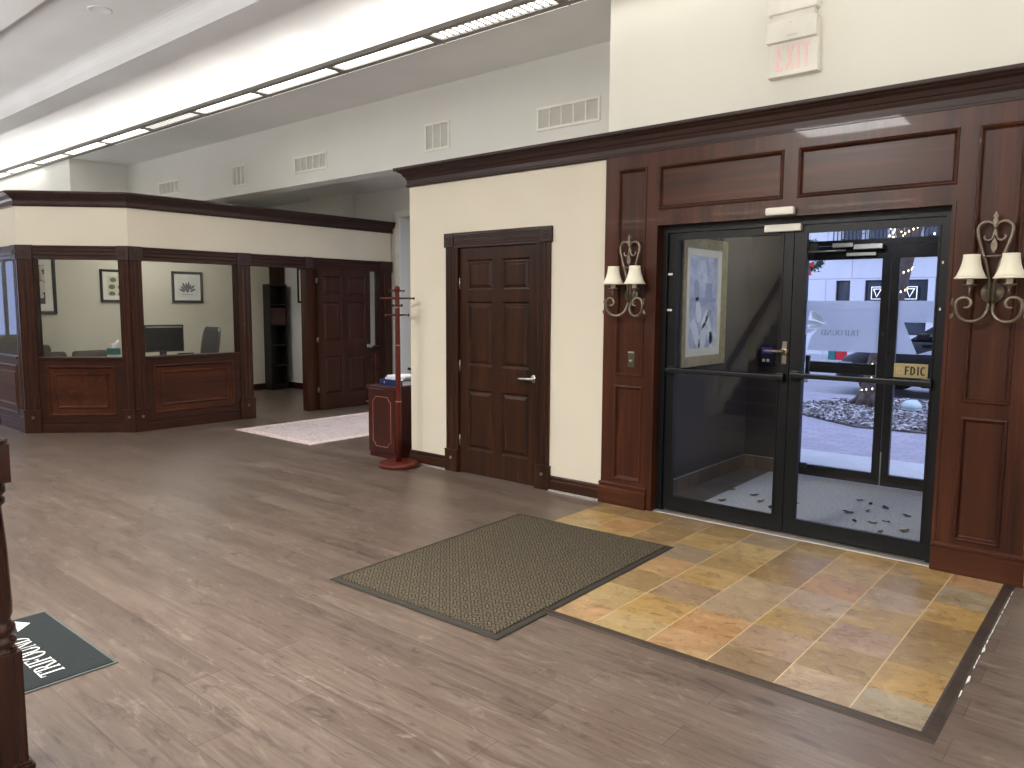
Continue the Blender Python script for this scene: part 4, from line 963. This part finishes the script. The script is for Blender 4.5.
def guest_chair(x, y, ang, label, top):
    d = (math.cos(ang), math.sin(ang)); t = thing('guest_chair', label, 'chair', (x, y, 0)); F = ((x, y, 0), (d[0], d[1], 0), (0,0,1), (d[1], -d[0], 0))
    soft_panel(F, [(.48,.21,-.20), (.52,.24,-.205), (.66,.25,-.22), (top-.06,.25,-.24), (top-.015,.24,-.25), (top,.21,-.252)], .07, .02).build('backrest', olive, t)
    q = MB(F); q.box(-.25, .25, .40, .47, -.23, .24, .025); q.build('seat', olive, t)
    for s in (-1, 1):
        for n0 in (-.2, .2): q = MB(F); q.tube([(s*.235, .0, n0), (s*.225, .42, n0*.95)], [.014, .02], 10); q.build('leg', M['part_z'], t)
        q = MB(F); q.tube([(s*.26, .60, -.2), (s*.275, .62, 0), (s*.27, .61, .18), (s*.255, .44, .2)], .016, 10); q.build('armrest', M['part_z'], t)
guest_chair(-11.05, -1.42, math.radians(90), 'tallest olive fabric chair, half behind the corner pillar', .97)
guest_chair(-11.62, -1.04, math.radians(88), 'low olive fabric chair seen over the sill left of the tissue box', .835)
t = guest_chair(-11.72, -.42, math.radians(92), 'low olive fabric chair behind the tissue box', .83)

# ------------------------------------------------------------------ newel post, balustrade and staircase beside the viewpoint
nx, ny = -2.786, -4.203
t = thing('newel_post', 'turned dark wooden newel post standing beside the charcoal lettered mat', 'newel post', (nx, ny, 0))
h = .048
q = MB(); q.box(nx-h-.014, nx+h+.014, ny-h-.014, ny+h+.014, 0, .018, .003); q.box(nx-h-.008, nx+h+.008, ny-h-.008, ny+h+.008, .018, .03, .004); q.build('foot', M['newel'], t)
q = MB(); q.box(nx-h, nx+h, ny-h, ny+h, .02, .405, .004); q.build('lower_block', M['newel'], t)
q = MB(((nx, ny, 0), (1,0,0), (0,0,1), (0,-1,0)))
q.lathe([(.045,.400), (.045,.412), (.034,.420), (.047,.432), (.047,.446), (.037,.454), (.035,.462), (.046,.474), (.046,.488), (.036,.498), (.033,.512), (.040,.53), (.041,.56), (.036,.75), (.029,.86), (.028,.885), (.039,.895), (.039,.91), (.030,.918), (.042,.93), (.042,.945), (.036,.965)], (0,0,0), 28); q.build('turned_shaft', M['newel'], t)
q = MB(); q.box(nx-h, nx+h, ny-h, ny+h, .962, 1.088, .004); q.build('upper_block', M['newel'], t)
q = MB(((nx, ny, 0), (1,0,0), (0,0,1), (0,-1,0))); q.lathe([(.054,1.086), (.056,1.094), (.046,1.104), (.026,1.110), (.022,1.12), (.036,1.132), (.044,1.155), (.040,1.178), (.024,1.195), (0,1.20)], (0,0,0), 28); q.build('ball_finial', M['newel'], t)
N_, RI, TR, SX0, SX1, SY = 15, .178, .262, -4.62, -2.84, -5.02
t = thing('staircase', 'dark wooden staircase rising behind the newel post', 'staircase', ((SX0+SX1)/2, SY, 0))
for k in range(N_):
    y1 = SY-TR*k; q = MB(); q.box(SX0, SX1, y1-TR-.03, y1+.02, RI*(k+1)-.03, RI*(k+1), .006); q.box(SX0, SX1, y1-.018, y1, RI*k, RI*(k+1)-.03); q.build('step', M['dark_x'], t)
sk = [(SY+.0, 0), (SY-TR*N_, RI*N_), (SY-TR*N_, RI*N_-.45), (SY-.55, 0)]
for x in (SX1, SX0-.03):
    q = MB(((x, 0, 0), (0,1,0), (0,0,1), (1,0,0))); q.prism(sk, 0, .03); q.build('stringer', M['dark_y'], t)
q = MB(((SX1+.001, 0, 0), (0,1,0), (0,0,1), (1,0,0))); q.prism([(SY-.55, 0), (SY-TR*N_, RI*N_-.45), (SY-TR*N_, 0)], 0, .02); q.build('spandrel_panel', M['dark_y'], t)
q = MB(); e = (SX0+.06, SY+.05, .72); f_ = (SX0+.06, SY-TR*N_, .72+RI*N_+.03); q.tube([e, f_], .045, 10, False); q.build('wall_handrail', M['dark_y'], t)
q = MB(); q.tube([(e[0]-.05, e[1], e[2]-.12), (f_[0]-.05, f_[1], f_[2]-.12)], .03, 8, False); q.build('rail_backing', M['dark_y'], t)
q = MB(); q.tube([(nx, ny-.051, 1.02), (nx, SY, 1.04), (nx, SY-TR*N_, 1.02+RI*N_)], .032, 12, False); q.build('outer_handrail', M['newel'], t)
for k in range(N_):
    y = SY-TR*(k+.4); z = RI*(k+1); q = MB(((nx, y, 0), (1,0,0), (0,0,1), (0,-1,0)))
    q.lathe([(.018, z), (.018, z+.12), (.022, z+.13), (.014, z+.15), (.021, z+.25), (.012, z+.55), (.016, z+.60), (.016, 1.03+RI*(k+.4))], (0,0,0), 10); q.build('baluster', M['newel'], t)
mb = MB(); mb.box(-4.80, -4.70, -10.0, -4.75, 0, 4.3); struct('wall_stair', mb, M['beige'], 'beige wall along the staircase', 'wall')

# ------------------------------------------------------------------ vestibule picture, reflection box, dry leaves
FP = ((-2.92, 0, 0), (0,1,0), (0,0,1), (1,0,0))
def landscape():
    n = NT('blue_grey_art_print'); f = n.noise(n.coords((1,3,3)), 1.6, 5, .6, 1.2)
    return n.base(n.ramp(f, [(.3, lin(150,156,182)), (.5, lin(186,192,212)), (.7, lin(226,230,244))]), .35)
t = picture(FP, .585, 1.395, 1.03, 2.085, .085, .065, 'tall blue-grey print in a gold frame behind the left glass door', M['gold_leaf'], landscape(), (-2.92, .99, 1.03))
q = MB(FP)
for c in ((.86,1.30,.05,.14,.5), (.98,1.24,.06,.16,-.3), (1.10,1.33,.05,.13,.4), (1.02,1.42,.04,.10,-.7), (.90,1.48,.05,.09,.2), (1.14,1.24,.03,.08,.1)): q.prism(ell(*c), .0056, .0064)
q.build('pale_forms', plain('pale_print_forms', (228,232,242), .5), t)
q = MB(FP); q.prism([(.755,1.56), (1.225,1.56), (1.225,1.60), (.755,1.60)], .0056, .0062); q.prism(ell(.86, 1.66, .05, .09, .1), .0056, .0062); q.prism([(1.02,1.60), (1.14,1.60), (1.14,1.72), (1.02,1.72)], .0056, .0062); q.prism(ell(1.10, 1.47, .05, .03, .4), .0060, .0068); q.build('grey_forms', plain('grey_print_forms', (160,166,192), .5), t)
t = thing('reflection_box', 'small dark blue box added for a reflection in the left glass door', 'wall box', (-2.72, 1.95, .99))  # solid box in place of a blue reflection in the glass
FB2 = ((0, 1.95, 0), (1,0,0), (0,0,1), (0,-1,0))
q = MB(FB2); q.box(-2.785, -2.655, .99, 1.175, 0, .05, .008); q.build('housing', plain('navy_plastic', (20,22,42), .4), t)
q = MB(FB2); q.box(-2.77, -2.67, 1.10, 1.16, .050, .053, .001); q.build('lit_panel', M['blue_glow'], t)
for u in (-2.745, -2.705): q = MB(FB2); q.box(u-.013, u+.013, 1.025, 1.05, .049, .055, .002); q.build('button', M['ventg'], t)
leafm = [plain('dry_leaf_brown', (66,48,32), .8, var=.3, vs=80), plain('dry_leaf_dark', (38,31,27), .8, var=.3, vs=80), plain('dry_leaf_pale', (112,94,68), .8, var=.2, vs=80)]
def leaf(m, name_l, x, y, r, s, label):
    t = MB(((x, y, .004), (math.cos(r), math.sin(r), 0), (-math.sin(r), math.cos(r), 0), (0,0,1)))
    n = 9; V_ = []; w = [0, .32, .55, .42, .50, .36, .30, .14, 0]
    for k in range(n):
        u = (k/(n-1)-.5)*s; c = .13*s*(abs(k/(n-1)-.5)*2)**2
        V_ += [(u, -w[k]*s*.55, c+.004), (u, 0, c*.5), (u, w[k]*s*.55, c+.006)]
    t.add(V_, [(3*k+i, 3*k+3+i, 3*k+4+i, 3*k+1+i) for k in range(n-1) for i in (0, 1)]); t.tube([(-.5*s, 0, .13*s*.5+.001), (-.75*s, .05*s, .004)], .0012, 5)
    return tag(t.build('fallen_leaf', m, None, (x, y, 0)), label, 'leaf', 'dry leaves on the vestibule floor')
random.seed(21)
spots = [(-2.52, .62), (-2.40, .95), (-2.28, .80), (-2.15, .66), (-2.06, .92), (-2.62, 1.02), (-1.70, 1.35), (-1.60, 1.28), (-1.56, 1.05), (-1.66, .92), (-1.48, 1.24), (-1.44, .74), (-1.38, .84), (-1.30, 1.10), (-1.22, .68), (-1.14, 1.04), (-1.20, 1.30), (-1.05, .80), (-1.34, .55), (-1.55, .70)]
for i, (x, y) in enumerate(spots):
    leaf(leafm[i % 3], '', x, y, random.uniform(0, 6.28), random.uniform(.045, .085), 'dry curled leaf lying on the grey vestibule floor behind the glass doors')

# ------------------------------------------------------------------ street
def paver():
    n = NT('brick_pavers'); br = n.new('ShaderNodeTexBrick'); br.offset = .5
    for k, x in (('Scale',1.0),('Mortar Size',.006),('Brick Width',.22),('Row Height',.11)): br.inputs[k].default_value = x
    br.inputs['Color1'].default_value = lin(150,144,150); br.inputs['Color2'].default_value = lin(166,160,166); br.inputs['Mortar'].default_value = lin(130,126,130)
    n.link(n.coords(), br.inputs[0]); return n.base(br.outputs[0], .7)
mb = MB(); mb.box(-40, 30, 3.55, 9.4, -.30, -.055); struct('pavement', mb, paver(), 'pale brick pavement outside the doors', 'pavement')
mb = MB(); mb.box(-40, 30, 2.1, 3.55, -.30, -.052); struct('pavement_apron', mb, plain('concrete_apron', (186,186,182), .8), 'concrete apron along the building front', 'pavement')
mb = MB(); mb.box(-40, 30, 9.4, 17.5, -.4, -.16); struct('road', mb, plain('pale_asphalt', (150,148,150), .85, var=.1, vs=3), 'pale grey road beyond the pavement', 'road')
mb = MB(); mb.box(-40, 30, 17.5, 20.0, -.4, -.02); struct('pavement_far', mb, plain('far_concrete', (170,168,168), .8), 'far pavement at the foot of the stone building', 'pavement')
bed = [(-4.35, 6.75), (-4.05, 6.42), (-3.45, 5.92), (-2.95, 5.56), (-2.45, 5.60), (-1.9, 5.60), (-1.9, 9.0), (-3.2, 9.1), (-4.1, 8.3), (-4.4, 7.3)]
def gravelm():
    n = NT('grey_gravel'); v = n.new('ShaderNodeTexVoronoi'); v.inputs['Scale'].default_value = 22; n.link(n.coords(), v.inputs['Vector'])
    sep = n.new('ShaderNodeSeparateColor'); n.link(v.outputs['Color'], sep.inputs[0])
    c = n.ramp(sep.outputs[0], [(.1, lin(70,66,66)), (.5, lin(128,122,120)), (.95, lin(206,200,194))]); n.bump(v.outputs['Distance'], .9, .03); return n.base(c, .9)
q = MB(); q.prism(bed, -.06, -.035); tag(q.build('tree_bed_soil', plain('bed_soil', (90,84,80), .9), None), 'gravel-covered tree bed in the pavement', 'tree bed', None, 'structure')
bm = bmesh.new(); random.seed(3)
def inside(x, y):
    c = False; n = len(bed)
    for i in range(n):
        (xa, ya), (xb, yb) = bed[i], bed[i-1]
        if (ya > y) != (yb > y) and x < (xb-xa)*(y-ya)/(yb-ya)+xa: c = not c
    return c
cnt = 0
while cnt < 1500:
    x, y = random.uniform(-4.4, -1.9), random.uniform(5.5, 9.1)
    if not inside(x, y) or math.hypot(x+3.42, y-8.0) < .36: continue
    r = random.uniform(.018, .045); g = bmesh.ops.create_icosphere(bm, subdivisions=1, radius=r); cnt += 1
    zs = random.uniform(.45, .8); rz = random.random()*6
    for v in g['verts']:
        k = random.uniform(.8, 1.15); p = v.co*k; v.co = Vector((x+p.x*math.cos(rz)*1.3-p.y*math.sin(rz), y+p.x*math.sin(rz)+p.y*math.cos(rz), -.030+p.z*zs+r*.3))
me = bpy.data.meshes.new('gravel'); bm.to_mesh(me); bm.free(); me.materials.append(gravelm())
o = bpy.data.objects.new('gravel', me); COL.objects.link(o); tag(o, 'grey gravel heaped in the tree bed outside', 'gravel', None, 'stuff')

# tree with string lights
bark = plain('grey_brown_bark', (84,72,64), .95, var=.35, vs=14)
t = thing('street_tree', 'street tree wound with white fairy lights in the gravel bed', 'tree', (-3.42, 8.0, -.04))
q = MB(); tk = [(-3.42, 8.0, -.06), (-3.42, 8.0, .12), (-3.39, 8.0, .5), (-3.27, 8.0, 1.05), (-3.13, 8.0, 1.65), (-3.01, 8.0, 2.3), (-2.92, 7.98, 3.0), (-2.85, 7.9, 3.9)]
q.tube(tk, [.24, .17, .135, .125, .12, .11, .09, .06], 14)
q.tube([(-3.08, 8.0, 1.95), (-2.98, 8.02, 2.35), (-2.86, 8.05, 2.75), (-2.55, 8.1, 3.3)], [.06, .055, .045, .03], 10)
q.tube([(-3.01, 8.0, 2.3), (-3.15, 8.0, 2.75), (-3.45, 8.0, 3.3)], [.07, .055, .03], 10)
q.tube([(-2.96, 8.0, 2.7), (-2.8, 7.9, 3.0), (-2.6, 7.7, 3.3)], [.05, .04, .02], 8)
for a in range(6): A = a*1.05; q.tube([(-3.42+.12*math.cos(A), 8+.12*math.sin(A), .12), (-3.42+.30*math.cos(A), 8+.30*math.sin(A), -.05)], [.07, .03], 8)
q.build('trunk', bark, t)
random.seed(9); q = MB(); w_ = MB(); pts = []
for i in range(150):
    k = i/150*6.2; j = min(int(k), 6); f = k-j; c = Vector(tk[j])*(1-f)+Vector(tk[j+1])*f if j < 7 else Vector(tk[7]); r = .17-.012*k; A = i*.55
    pts.append((c.x+r*math.cos(A), c.y+r*math.sin(A), c.z))
w_.tube(pts, .004, 5); w_.build('light_wire', M['green'], t)
for i, p in enumerate(pts):
    if True: g = [(p[0]+dx, p[1]+dy, p[2]+dz) for dx, dy, dz in ((.012,0,0),(0,.012,0),(-.012,0,0),(0,-.012,0),(0,0,.02),(0,0,-.02))]; q.add(g, [(0,1,4),(1,2,4),(2,3,4),(3,0,4),(1,0,5),(2,1,5),(3,2,5),(0,3,5)], False)
for i in range(70):
    x, y, z = -3.0+random.gauss(0, .22), 8+random.gauss(0, .12), random.uniform(2.45, 3.3); q.add([(x+dx, y+dy, z+dz) for dx, dy, dz in ((.014,0,0),(0,.014,0),(-.014,0,0),(0,-.014,0),(0,0,.022),(0,0,-.022))], [(0,1,4),(1,2,4),(2,3,4),(3,0,4),(1,0,5),(2,1,5),(3,2,5),(0,3,5)], False)
o = q.build('fairy_lights', M['bulb'], t); o['kind'] = 'stuff'
q = MB(); random.seed(4)
for i in range(260):
    c = Vector((-2.98+random.gauss(0, .35), 8+random.gauss(0, .25), random.uniform(2.3, 4.2))); a = random.random()*6; s = .05; d = Vector((math.cos(a), math.sin(a), random.uniform(-.6, .6)))*s; e = Vector((-d.y, d.x, .01))*.4
    q.add([c-d, c+e, c+d, c-e], [(0,1,2,3)], False)
o = q.build('foliage', M['green'], t); o['kind'] = 'stuff'
# pale ground lamp
t = thing('ground_lamp', 'pale dome ground lamp tilted in the gravel bed', 'lamp', (-2.72, 7.55, -.03))
FG = ((-2.72, 7.55, -.02), (1,0,0), (0,0,1), (0,-1,0))
q = MB(FG); q.lathe([(.14, .02), (.145, .03), (.11, .035), (.14, .05), (.135, .10), (.10, .145), (.05, .165), (0, .17)], (0,0,0), 22); q.build('dome', plain('pale_green_plastic', (196,212,206), .5), t)
q = MB(FG); q.lathe([(.04, -.03), (.06, .0), (.15, .018), (.15, .026), (0, .028)], (0,0,0), 22); q.build('base', M['darkplastic'], t)
q = MB(FG); q.tube([(-.17, -.02, .05), (-.24, .10, .06), (-.30, .17, .07)], .012, 8); q.build('stake', M['alum'], t)

# dark parked car facing left
paint = plain('black_car_paint', (9,10,12), .35, 0, .15, spec=.25); cg = plain('car_glass_dark', (22,27,36), .12, 0, .2)
t = thing('car', 'dark parked car at the kerb behind the tree', 'car', (-2.35, 11.25, -.16))
FCar = ((0, 11.25, -.16), (1,0,0), (0,0,1), (0,-1,0))
sec = [(-4.74,.34,.56,.78), (-4.60,.26,.74,.86), (-4.15,.24,.94,.91), (-3.55,.24,1.06,.92), (-3.40,.24,1.10,.92), (-2.0,.24,1.10,.93), (-1.0,.24,1.10,.93), (-.35,.26,1.08,.90), (-.10,.34,.98,.84), (-.02,.42,.85,.78)]
q = MB(FCar); V_ = []; F_ = []; q.smooth = True
for u, z0, z1, hw in sec: V_ += [(u, z, n) for z, n in ((z0, -hw*.92), (z0+.12, -hw), (z1-.18, -hw*.99), (z1-.05, -hw*.92), (z1, -hw*.72), (z1+.015, 0), (z1, hw*.72), (z1-.05, hw*.92), (z1-.18, hw*.99), (z0+.12, hw), (z0, hw*.92))]
m = 11
for i in range(len(sec)-1):
    for k in range(m): a = i*m+k; b = i*m+(k+1) % m; F_.append((a, b, b+m, a+m))
F_ += [tuple(range(m)), tuple(range((len(sec)-1)*m, len(sec)*m))]; q.add(V_, F_); q.build('body', paint, t)
def loft(secs):
    q = MB(FCar); V_ = []; F_ = []
    for u, z, hw in secs: V_ += [(u, z, -hw), (u, z, hw)]
    return V_
q = MB(FCar); q.add([(-3.45,1.09,.80), (-2.75,1.58,.66), (-.85,1.58,.66), (-.18,1.08,.78), (-3.45,1.09,-.80), (-2.75,1.58,-.66), (-.85,1.58,-.66), (-.18,1.08,-.78), (-2.6,1.62,.55), (-1.0,1.62,.55), (-2.6,1.62,-.55), (-1.0,1.62,-.55)],
  [(0,3,2,1), (4,5,6,7), (0,1,5,4), (3,7,6,2), (1,2,9,8), (5,10,11,6), (1,8,10,5), (2,6,11,9), (8,9,11,10)]); q.build('cabin_shell', paint, t)
for nm, poly in (('side_window', [(-3.20,1.13), (-2.68,1.52), (-2.05,1.54), (-2.05,1.13)]), ('side_window', [(-1.97,1.13), (-1.97,1.54), (-1.20,1.53), (-.95,1.40), (-.62,1.13)])):
    for s in (1, -1):
        q = MB(FCar); f = lambda z: s*(.803-(z-1.09)*.285+.004)
        q.add([(u, z, f(z)) for u, z in poly]+[(u, z, f(z)-s*.012) for u, z in poly], [tuple(range(len(poly))), tuple(range(len(poly), 2*len(poly)))[::-1]]+[(i, (i+1) % len(poly), len(poly)+(i+1) % len(poly), len(poly)+i) for i in range(len(poly))]); q.build(nm, cg, t)
q = MB(FCar); q.add([(-3.42,1.12,.70), (-2.79,1.565,.58), (-2.79,1.565,-.58), (-3.42,1.12,-.70), (-3.40,1.10,.70), (-2.77,1.545,.58), (-2.77,1.545,-.58), (-3.40,1.10,-.70)], [(0,1,2,3), (7,6,5,4), (0,4,5,1), (1,5,6,2), (2,6,7,3), (3,7,4,0)]); q.build('windscreen', cg, t)
for u in (-3.95, -.95):
    for s in (1, -1):
        q = MB(((u, 11.25, -.16+.33), (1,0,0), (0,0,1), (0,-1,0))); q.lathe([(.20, .72*s), (.31, .72*s), (.33, .74*s), (.33, .90*s), (.31, .93*s), (.20, .92*s), (.19, .90*s)], (0,0,0), 28, 'n'); w_ = q.build('wheel', M['blackm'], t)
        q = MB(((u, 11.25, -.16+.33), (1,0,0), (0,0,1), (0,-1,0))); q.lathe([(.20, .915*s), (.18, .905*s), (.05, .91*s), (0, .92*s)], (0,0,0), 20, 'n'); q.build('hub_cap', M['alum'], w_)
for s in (1, -1):
    q = MB(FCar); q.box(-4.69, -4.40, .54, .64, s*.70-.12, s*.70+.19, .03); q.build('headlamp', plain('headlamp_glass', (120,130,138), .15), t)
    q = MB(FCar); q.box(-3.28, -3.10, 1.10, 1.22, s*.98-.10, s*.98+.10, .03); q.build('side_mirror', paint, t)
q = MB(FCar); q.box(-4.735, -4.60, .36, .50, -.74, .74, .02); q.build('front_bumper', plain('grey_bumper', (140,148,150), .4), t)

# street box
t = thing('newspaper_box', 'teal and red street box on the far pavement', 'street box', (-7.1, 18.4, -.02))
FN = ((0, 18.4, 0), (1,0,0), (0,0,1), (0,-1,0))
q = MB(FN); q.box(-7.36, -7.15, -.02, 1.1, -.2, .2, .02); q.build('teal_case', M['teal'], t)
q = MB(FN); q.box(-7.14, -6.93, -.02, 1.1, -.2, .2, .02); q.build('red_case', M['redpl'], t)

# stone building across the street
stone = NT('pale_stone'); br = stone.new('ShaderNodeTexBrick'); br.offset = .5
for k, x in (('Scale',1.0),('Mortar Size',.012),('Brick Width',1.55),('Row Height',.80)): br.inputs[k].default_value = x
br.inputs['Color1'].default_value = lin(214,214,214); br.inputs['Color2'].default_value = lin(222,222,222); br.inputs['Mortar'].default_value = lin(168,168,172)
stone.link(stone.coords((1,1,1), (PI/2,0,0), (.1,0,.05)), br.inputs[0]); stone.base(br.outputs[0], .8)
t = thing('stone_building', 'pale stone building across the street', 'building', (-8, 20, 0))
FF = ((0, 20, 0), (1,0,0), (0,0,1), (0,-1,0))
wins = [(-7.79, -7.36, .7, 2.345), (-6.93, -6.20, .7, 2.345), (-6.0, -5.19, .7, 2.345), (-10.2, -9.4, .7, 2.345), (-3.9, -3.1, .7, 2.345)]
ups = [(-7.70, -7.10, 3.40, 5.4), (-6.95, -6.35, 3.40, 5.4), (-5.45, -4.95, 3.4, 5.4), (-10.0, -9.3, 3.4, 5.4), (-3.9, -3.2, 3.4, 5.4)]
q = MB(FF); q.grid([-26, 12], [-.1, 9.5], wins+ups, -.35, 0); q.build('facade', stone.mat, t)
sk_ = plain('dark_window_glass', (52,62,72), .08, 0, .5)
for w in wins+ups:
    q = MB(FF); q.grid([w[0], w[1]], [w[2], w[3]], [(w[0]+.04, w[1]-.04, w[2]+.04, w[3]-.04)], -.2, -.08); f = q.build('window_frame', M['darkplastic'] if w in wins else M['white'], t)
    q = MB(FF); q.box(w[0]+.03, w[1]-.03, w[2]+.03, w[3]-.03, -.14, -.13); q.build('pane', sk_, f)
q = MB(FF); q.box(-26, 12, 3.30, 3.42, 0, .12, .01); q.build('string_course', stone.mat, t)
q = MB(FF)
for i in range(26): x = -7.8+.115*i; q.box(x-.012, x+.012, 3.46, 4.35, .38, .41)
q.box(-7.85, -4.85, 4.33, 4.40, .36, .43, .01); q.box(-7.85, -4.85, 3.42, 3.50, 0, .46, .01); q.build('balcony_railing', M['darkplastic'], t)
for k, u in enumerate((-6.54, -5.63)):
    t = thing('window_sign', ['lit square outline sign in the left street window across the road', 'lit square outline sign in the right street window across the road'][k], 'sign', (u, 20, 1.78), 'lit signs across the street')
    FS2 = ((u, 19.93, 1.95), (1,0,0), (0,0,1), (0,-1,0))
    q = MB(FS2); q.tube([(-.17,-.18,0), (.17,-.18,0), (.17,.18,0), (-.17,.18,0)], .014, 6, True, True); q.build('outline_tube', M['neon'], t)
    q = MB(FS2); q.tube([(-.11,.11,0), (-.02,-.12,0), (.10,.12,0)], .014, 6); q.tube([(-.12,.12,0), (.12,.12,0)], .011, 6); q.build('letter_tube', M['neon'], t)
    q = MB(FS2); q.box(-.19, .19, -.20, .20, -.03, -.015); q.build('backing', M['darkplastic'], t)
t = thing('wreath', 'green wreath with a red bow hung over the street', 'wreath', (-5.97, 11.9, 2.4))
FWr = ((-5.83, 11.9, 2.62), (1,0,0), (0,0,1), (0,-1,0))
random.seed(2); q = MB(FWr)
for i in range(620):
    a = random.random()*6.283; r = .27+random.gauss(0, .04); c = Vector((r*math.cos(a), r*math.sin(a), random.gauss(0, .03))); b = random.random()*6.28; d = Vector((math.cos(b), math.sin(b), random.uniform(-.5,.5)))*.05; e = Vector((-d.y, d.x, .02))*.22
    q.add([c-d, c+e, c+d, c-e], [(0,1,2,3)])
q.tube([(.27*math.cos(i*PI/12), .27*math.sin(i*PI/12), 0) for i in range(24)], .035, 8, True, True); q.build('foliage_ring', M['green'], t)
q = MB(FWr)
for s in (-1, 1):
    q.prism([(-.03,-.19), (-.03+s*.13,-.12), (-.03+s*.14,-.26)], .04, .07); q.prism([(-.03,-.20), (-.03+s*.04,-.19), (-.03+s*.10,-.42), (-.03+s*.03,-.42)], .045, .06)
q.build('bow', M['redpl'], t); q = MB(FWr); q.tube([(0, .27, 0), (-.10, .30, -.15), (-.19, .32, -.41)], .015, 8); q.build('bracket', M['alum'], t)
pl = thing('wreath_post', 'slim dark street pole carrying the wreath', 'street pole', (-6.02, 12.34, -.16))
q = MB(); q.tube([(-6.02, 12.34, -.16), (-6.02, 12.34, 2.0), (-6.02, 12.34, 5.2)], [.045, .035, .03], 12); q.build('pole', M['alum'], pl)
q = MB(); q.tube([(-6.02, 12.34, -.16), (-6.02, 12.34, .1), (-6.02, 12.34, .3)], [.11, .09, .05], 14); q.build('foot', M['alum'], pl)

# ------------------------------------------------------------------ light
w = bpy.data.worlds.new('overcast_sky'); S.world = w; w.use_nodes = True
bg = w.node_tree.nodes['Background']; bg.inputs[0].default_value = (.48, .58, .96, 1); bg.inputs[1].default_value = 3.2
def lamp(name, loc, size, power, col=(1,.985,.96), rot=(0,0,0), sy=None):
    l = bpy.data.lights.new(name, 'AREA'); l.shape = 'RECTANGLE'; l.size = size; l.size_y = sy or size; l.energy = power; l.color = col
    o = bpy.data.objects.new(name, l); COL.objects.link(o); o.location = loc; o.rotation_euler = rot; return o
lamp('lobby_fill', (-3.0, -5.0, 3.70), 1.2, 290, sy=.6)  # downward fill added for the near left floor, no fitting modelled
lamp('lobby_fill', (-6.6, -3.4, 3.74), 1.2, 85, sy=.3)  # unseen fill added over the middle of the lobby
lamp('hall_fill', (-12.5, -4.0, 3.70), 1.2, 15, sy=.6)  # added to brighten the far hall
lamp('office_fill', (-10.9, .4, 2.74), 1.2, 26, sy=.6)  # fill added to brighten the office, no such fitting known
lamp('vestibule_fill', (-1.9, 1.0, 2.33), .5, 14, col=(.88,.93,1), sy=.3)  # added to lift the dim vestibule floor
lamp('window_bay_fill', (-6.2, 1.7, 3.15), 1.0, 40, col=(.9,.95,1), sy=.4)  # added light, kept out of sight behind the cornice
lamp('hall_up_fill', (-14.6, -2.5, 1.9), 2.4, 70, col=(1,.99,.98), rot=(PI,0,0), sy=1.0)  # unseen upward fill added for the ceiling tray
lamp('entry_up_fill', (1.8, -2.6, 1.9), 1.0, 60, col=(1,.99,.98), rot=(PI,0,0), sy=1.0)  # upward fill added for the ceiling near the entrance
lamp('lobby_up_fill', (-9.5, -5.2, 1.9), 5.0, 200, col=(1,.99,.98), rot=(PI,0,0), sy=.8)  # added upward light in place of bounce from the floor
lamp('lobby_up_fill', (-2.0, -6.0, 1.95), 3.0, 360, col=(1,.99,.98), rot=(PI,0,0), sy=1.2)  # more added bounce for the ceiling, behind the camera

# ------------------------------------------------------------------ camera
cam = bpy.data.cameras.new('camera'); co = bpy.data.objects.new('camera', cam); COL.objects.link(co)
yaw, pitch, roll = .7022, -.1038, .0056
fw = Vector((-math.sin(yaw)*math.cos(pitch), math.cos(yaw)*math.cos(pitch), math.sin(pitch)))
rr = Vector((math.cos(yaw), math.sin(yaw), 0)); uu = rr.cross(fw)
ra = rr*math.cos(roll)+uu*math.sin(roll); ua = -rr*math.sin(roll)+uu*math.cos(roll)
co.matrix_world = Matrix(((ra.x, ua.x, -fw.x, 0), (ra.y, ua.y, -fw.y, -4.9361), (ra.z, ua.z, -fw.z, 1.5313), (0,0,0,1)))
cam.sensor_width = 36; cam.lens = 759.69/1024*36; cam.clip_start = .02; cam.clip_end = 200
S.camera = co
S.view_settings.view_transform = 'Standard'; S.view_settings.look = 'None'; S.view_settings.gamma = 1; S.view_settings.use_curve_mapping = False
S.view_settings.exposure = 0
S.cycles.use_denoising = True; S.cycles.max_bounces = 8; S.cycles.transparent_max_bounces = 16; S.cycles.sample_clamp_indirect = 6
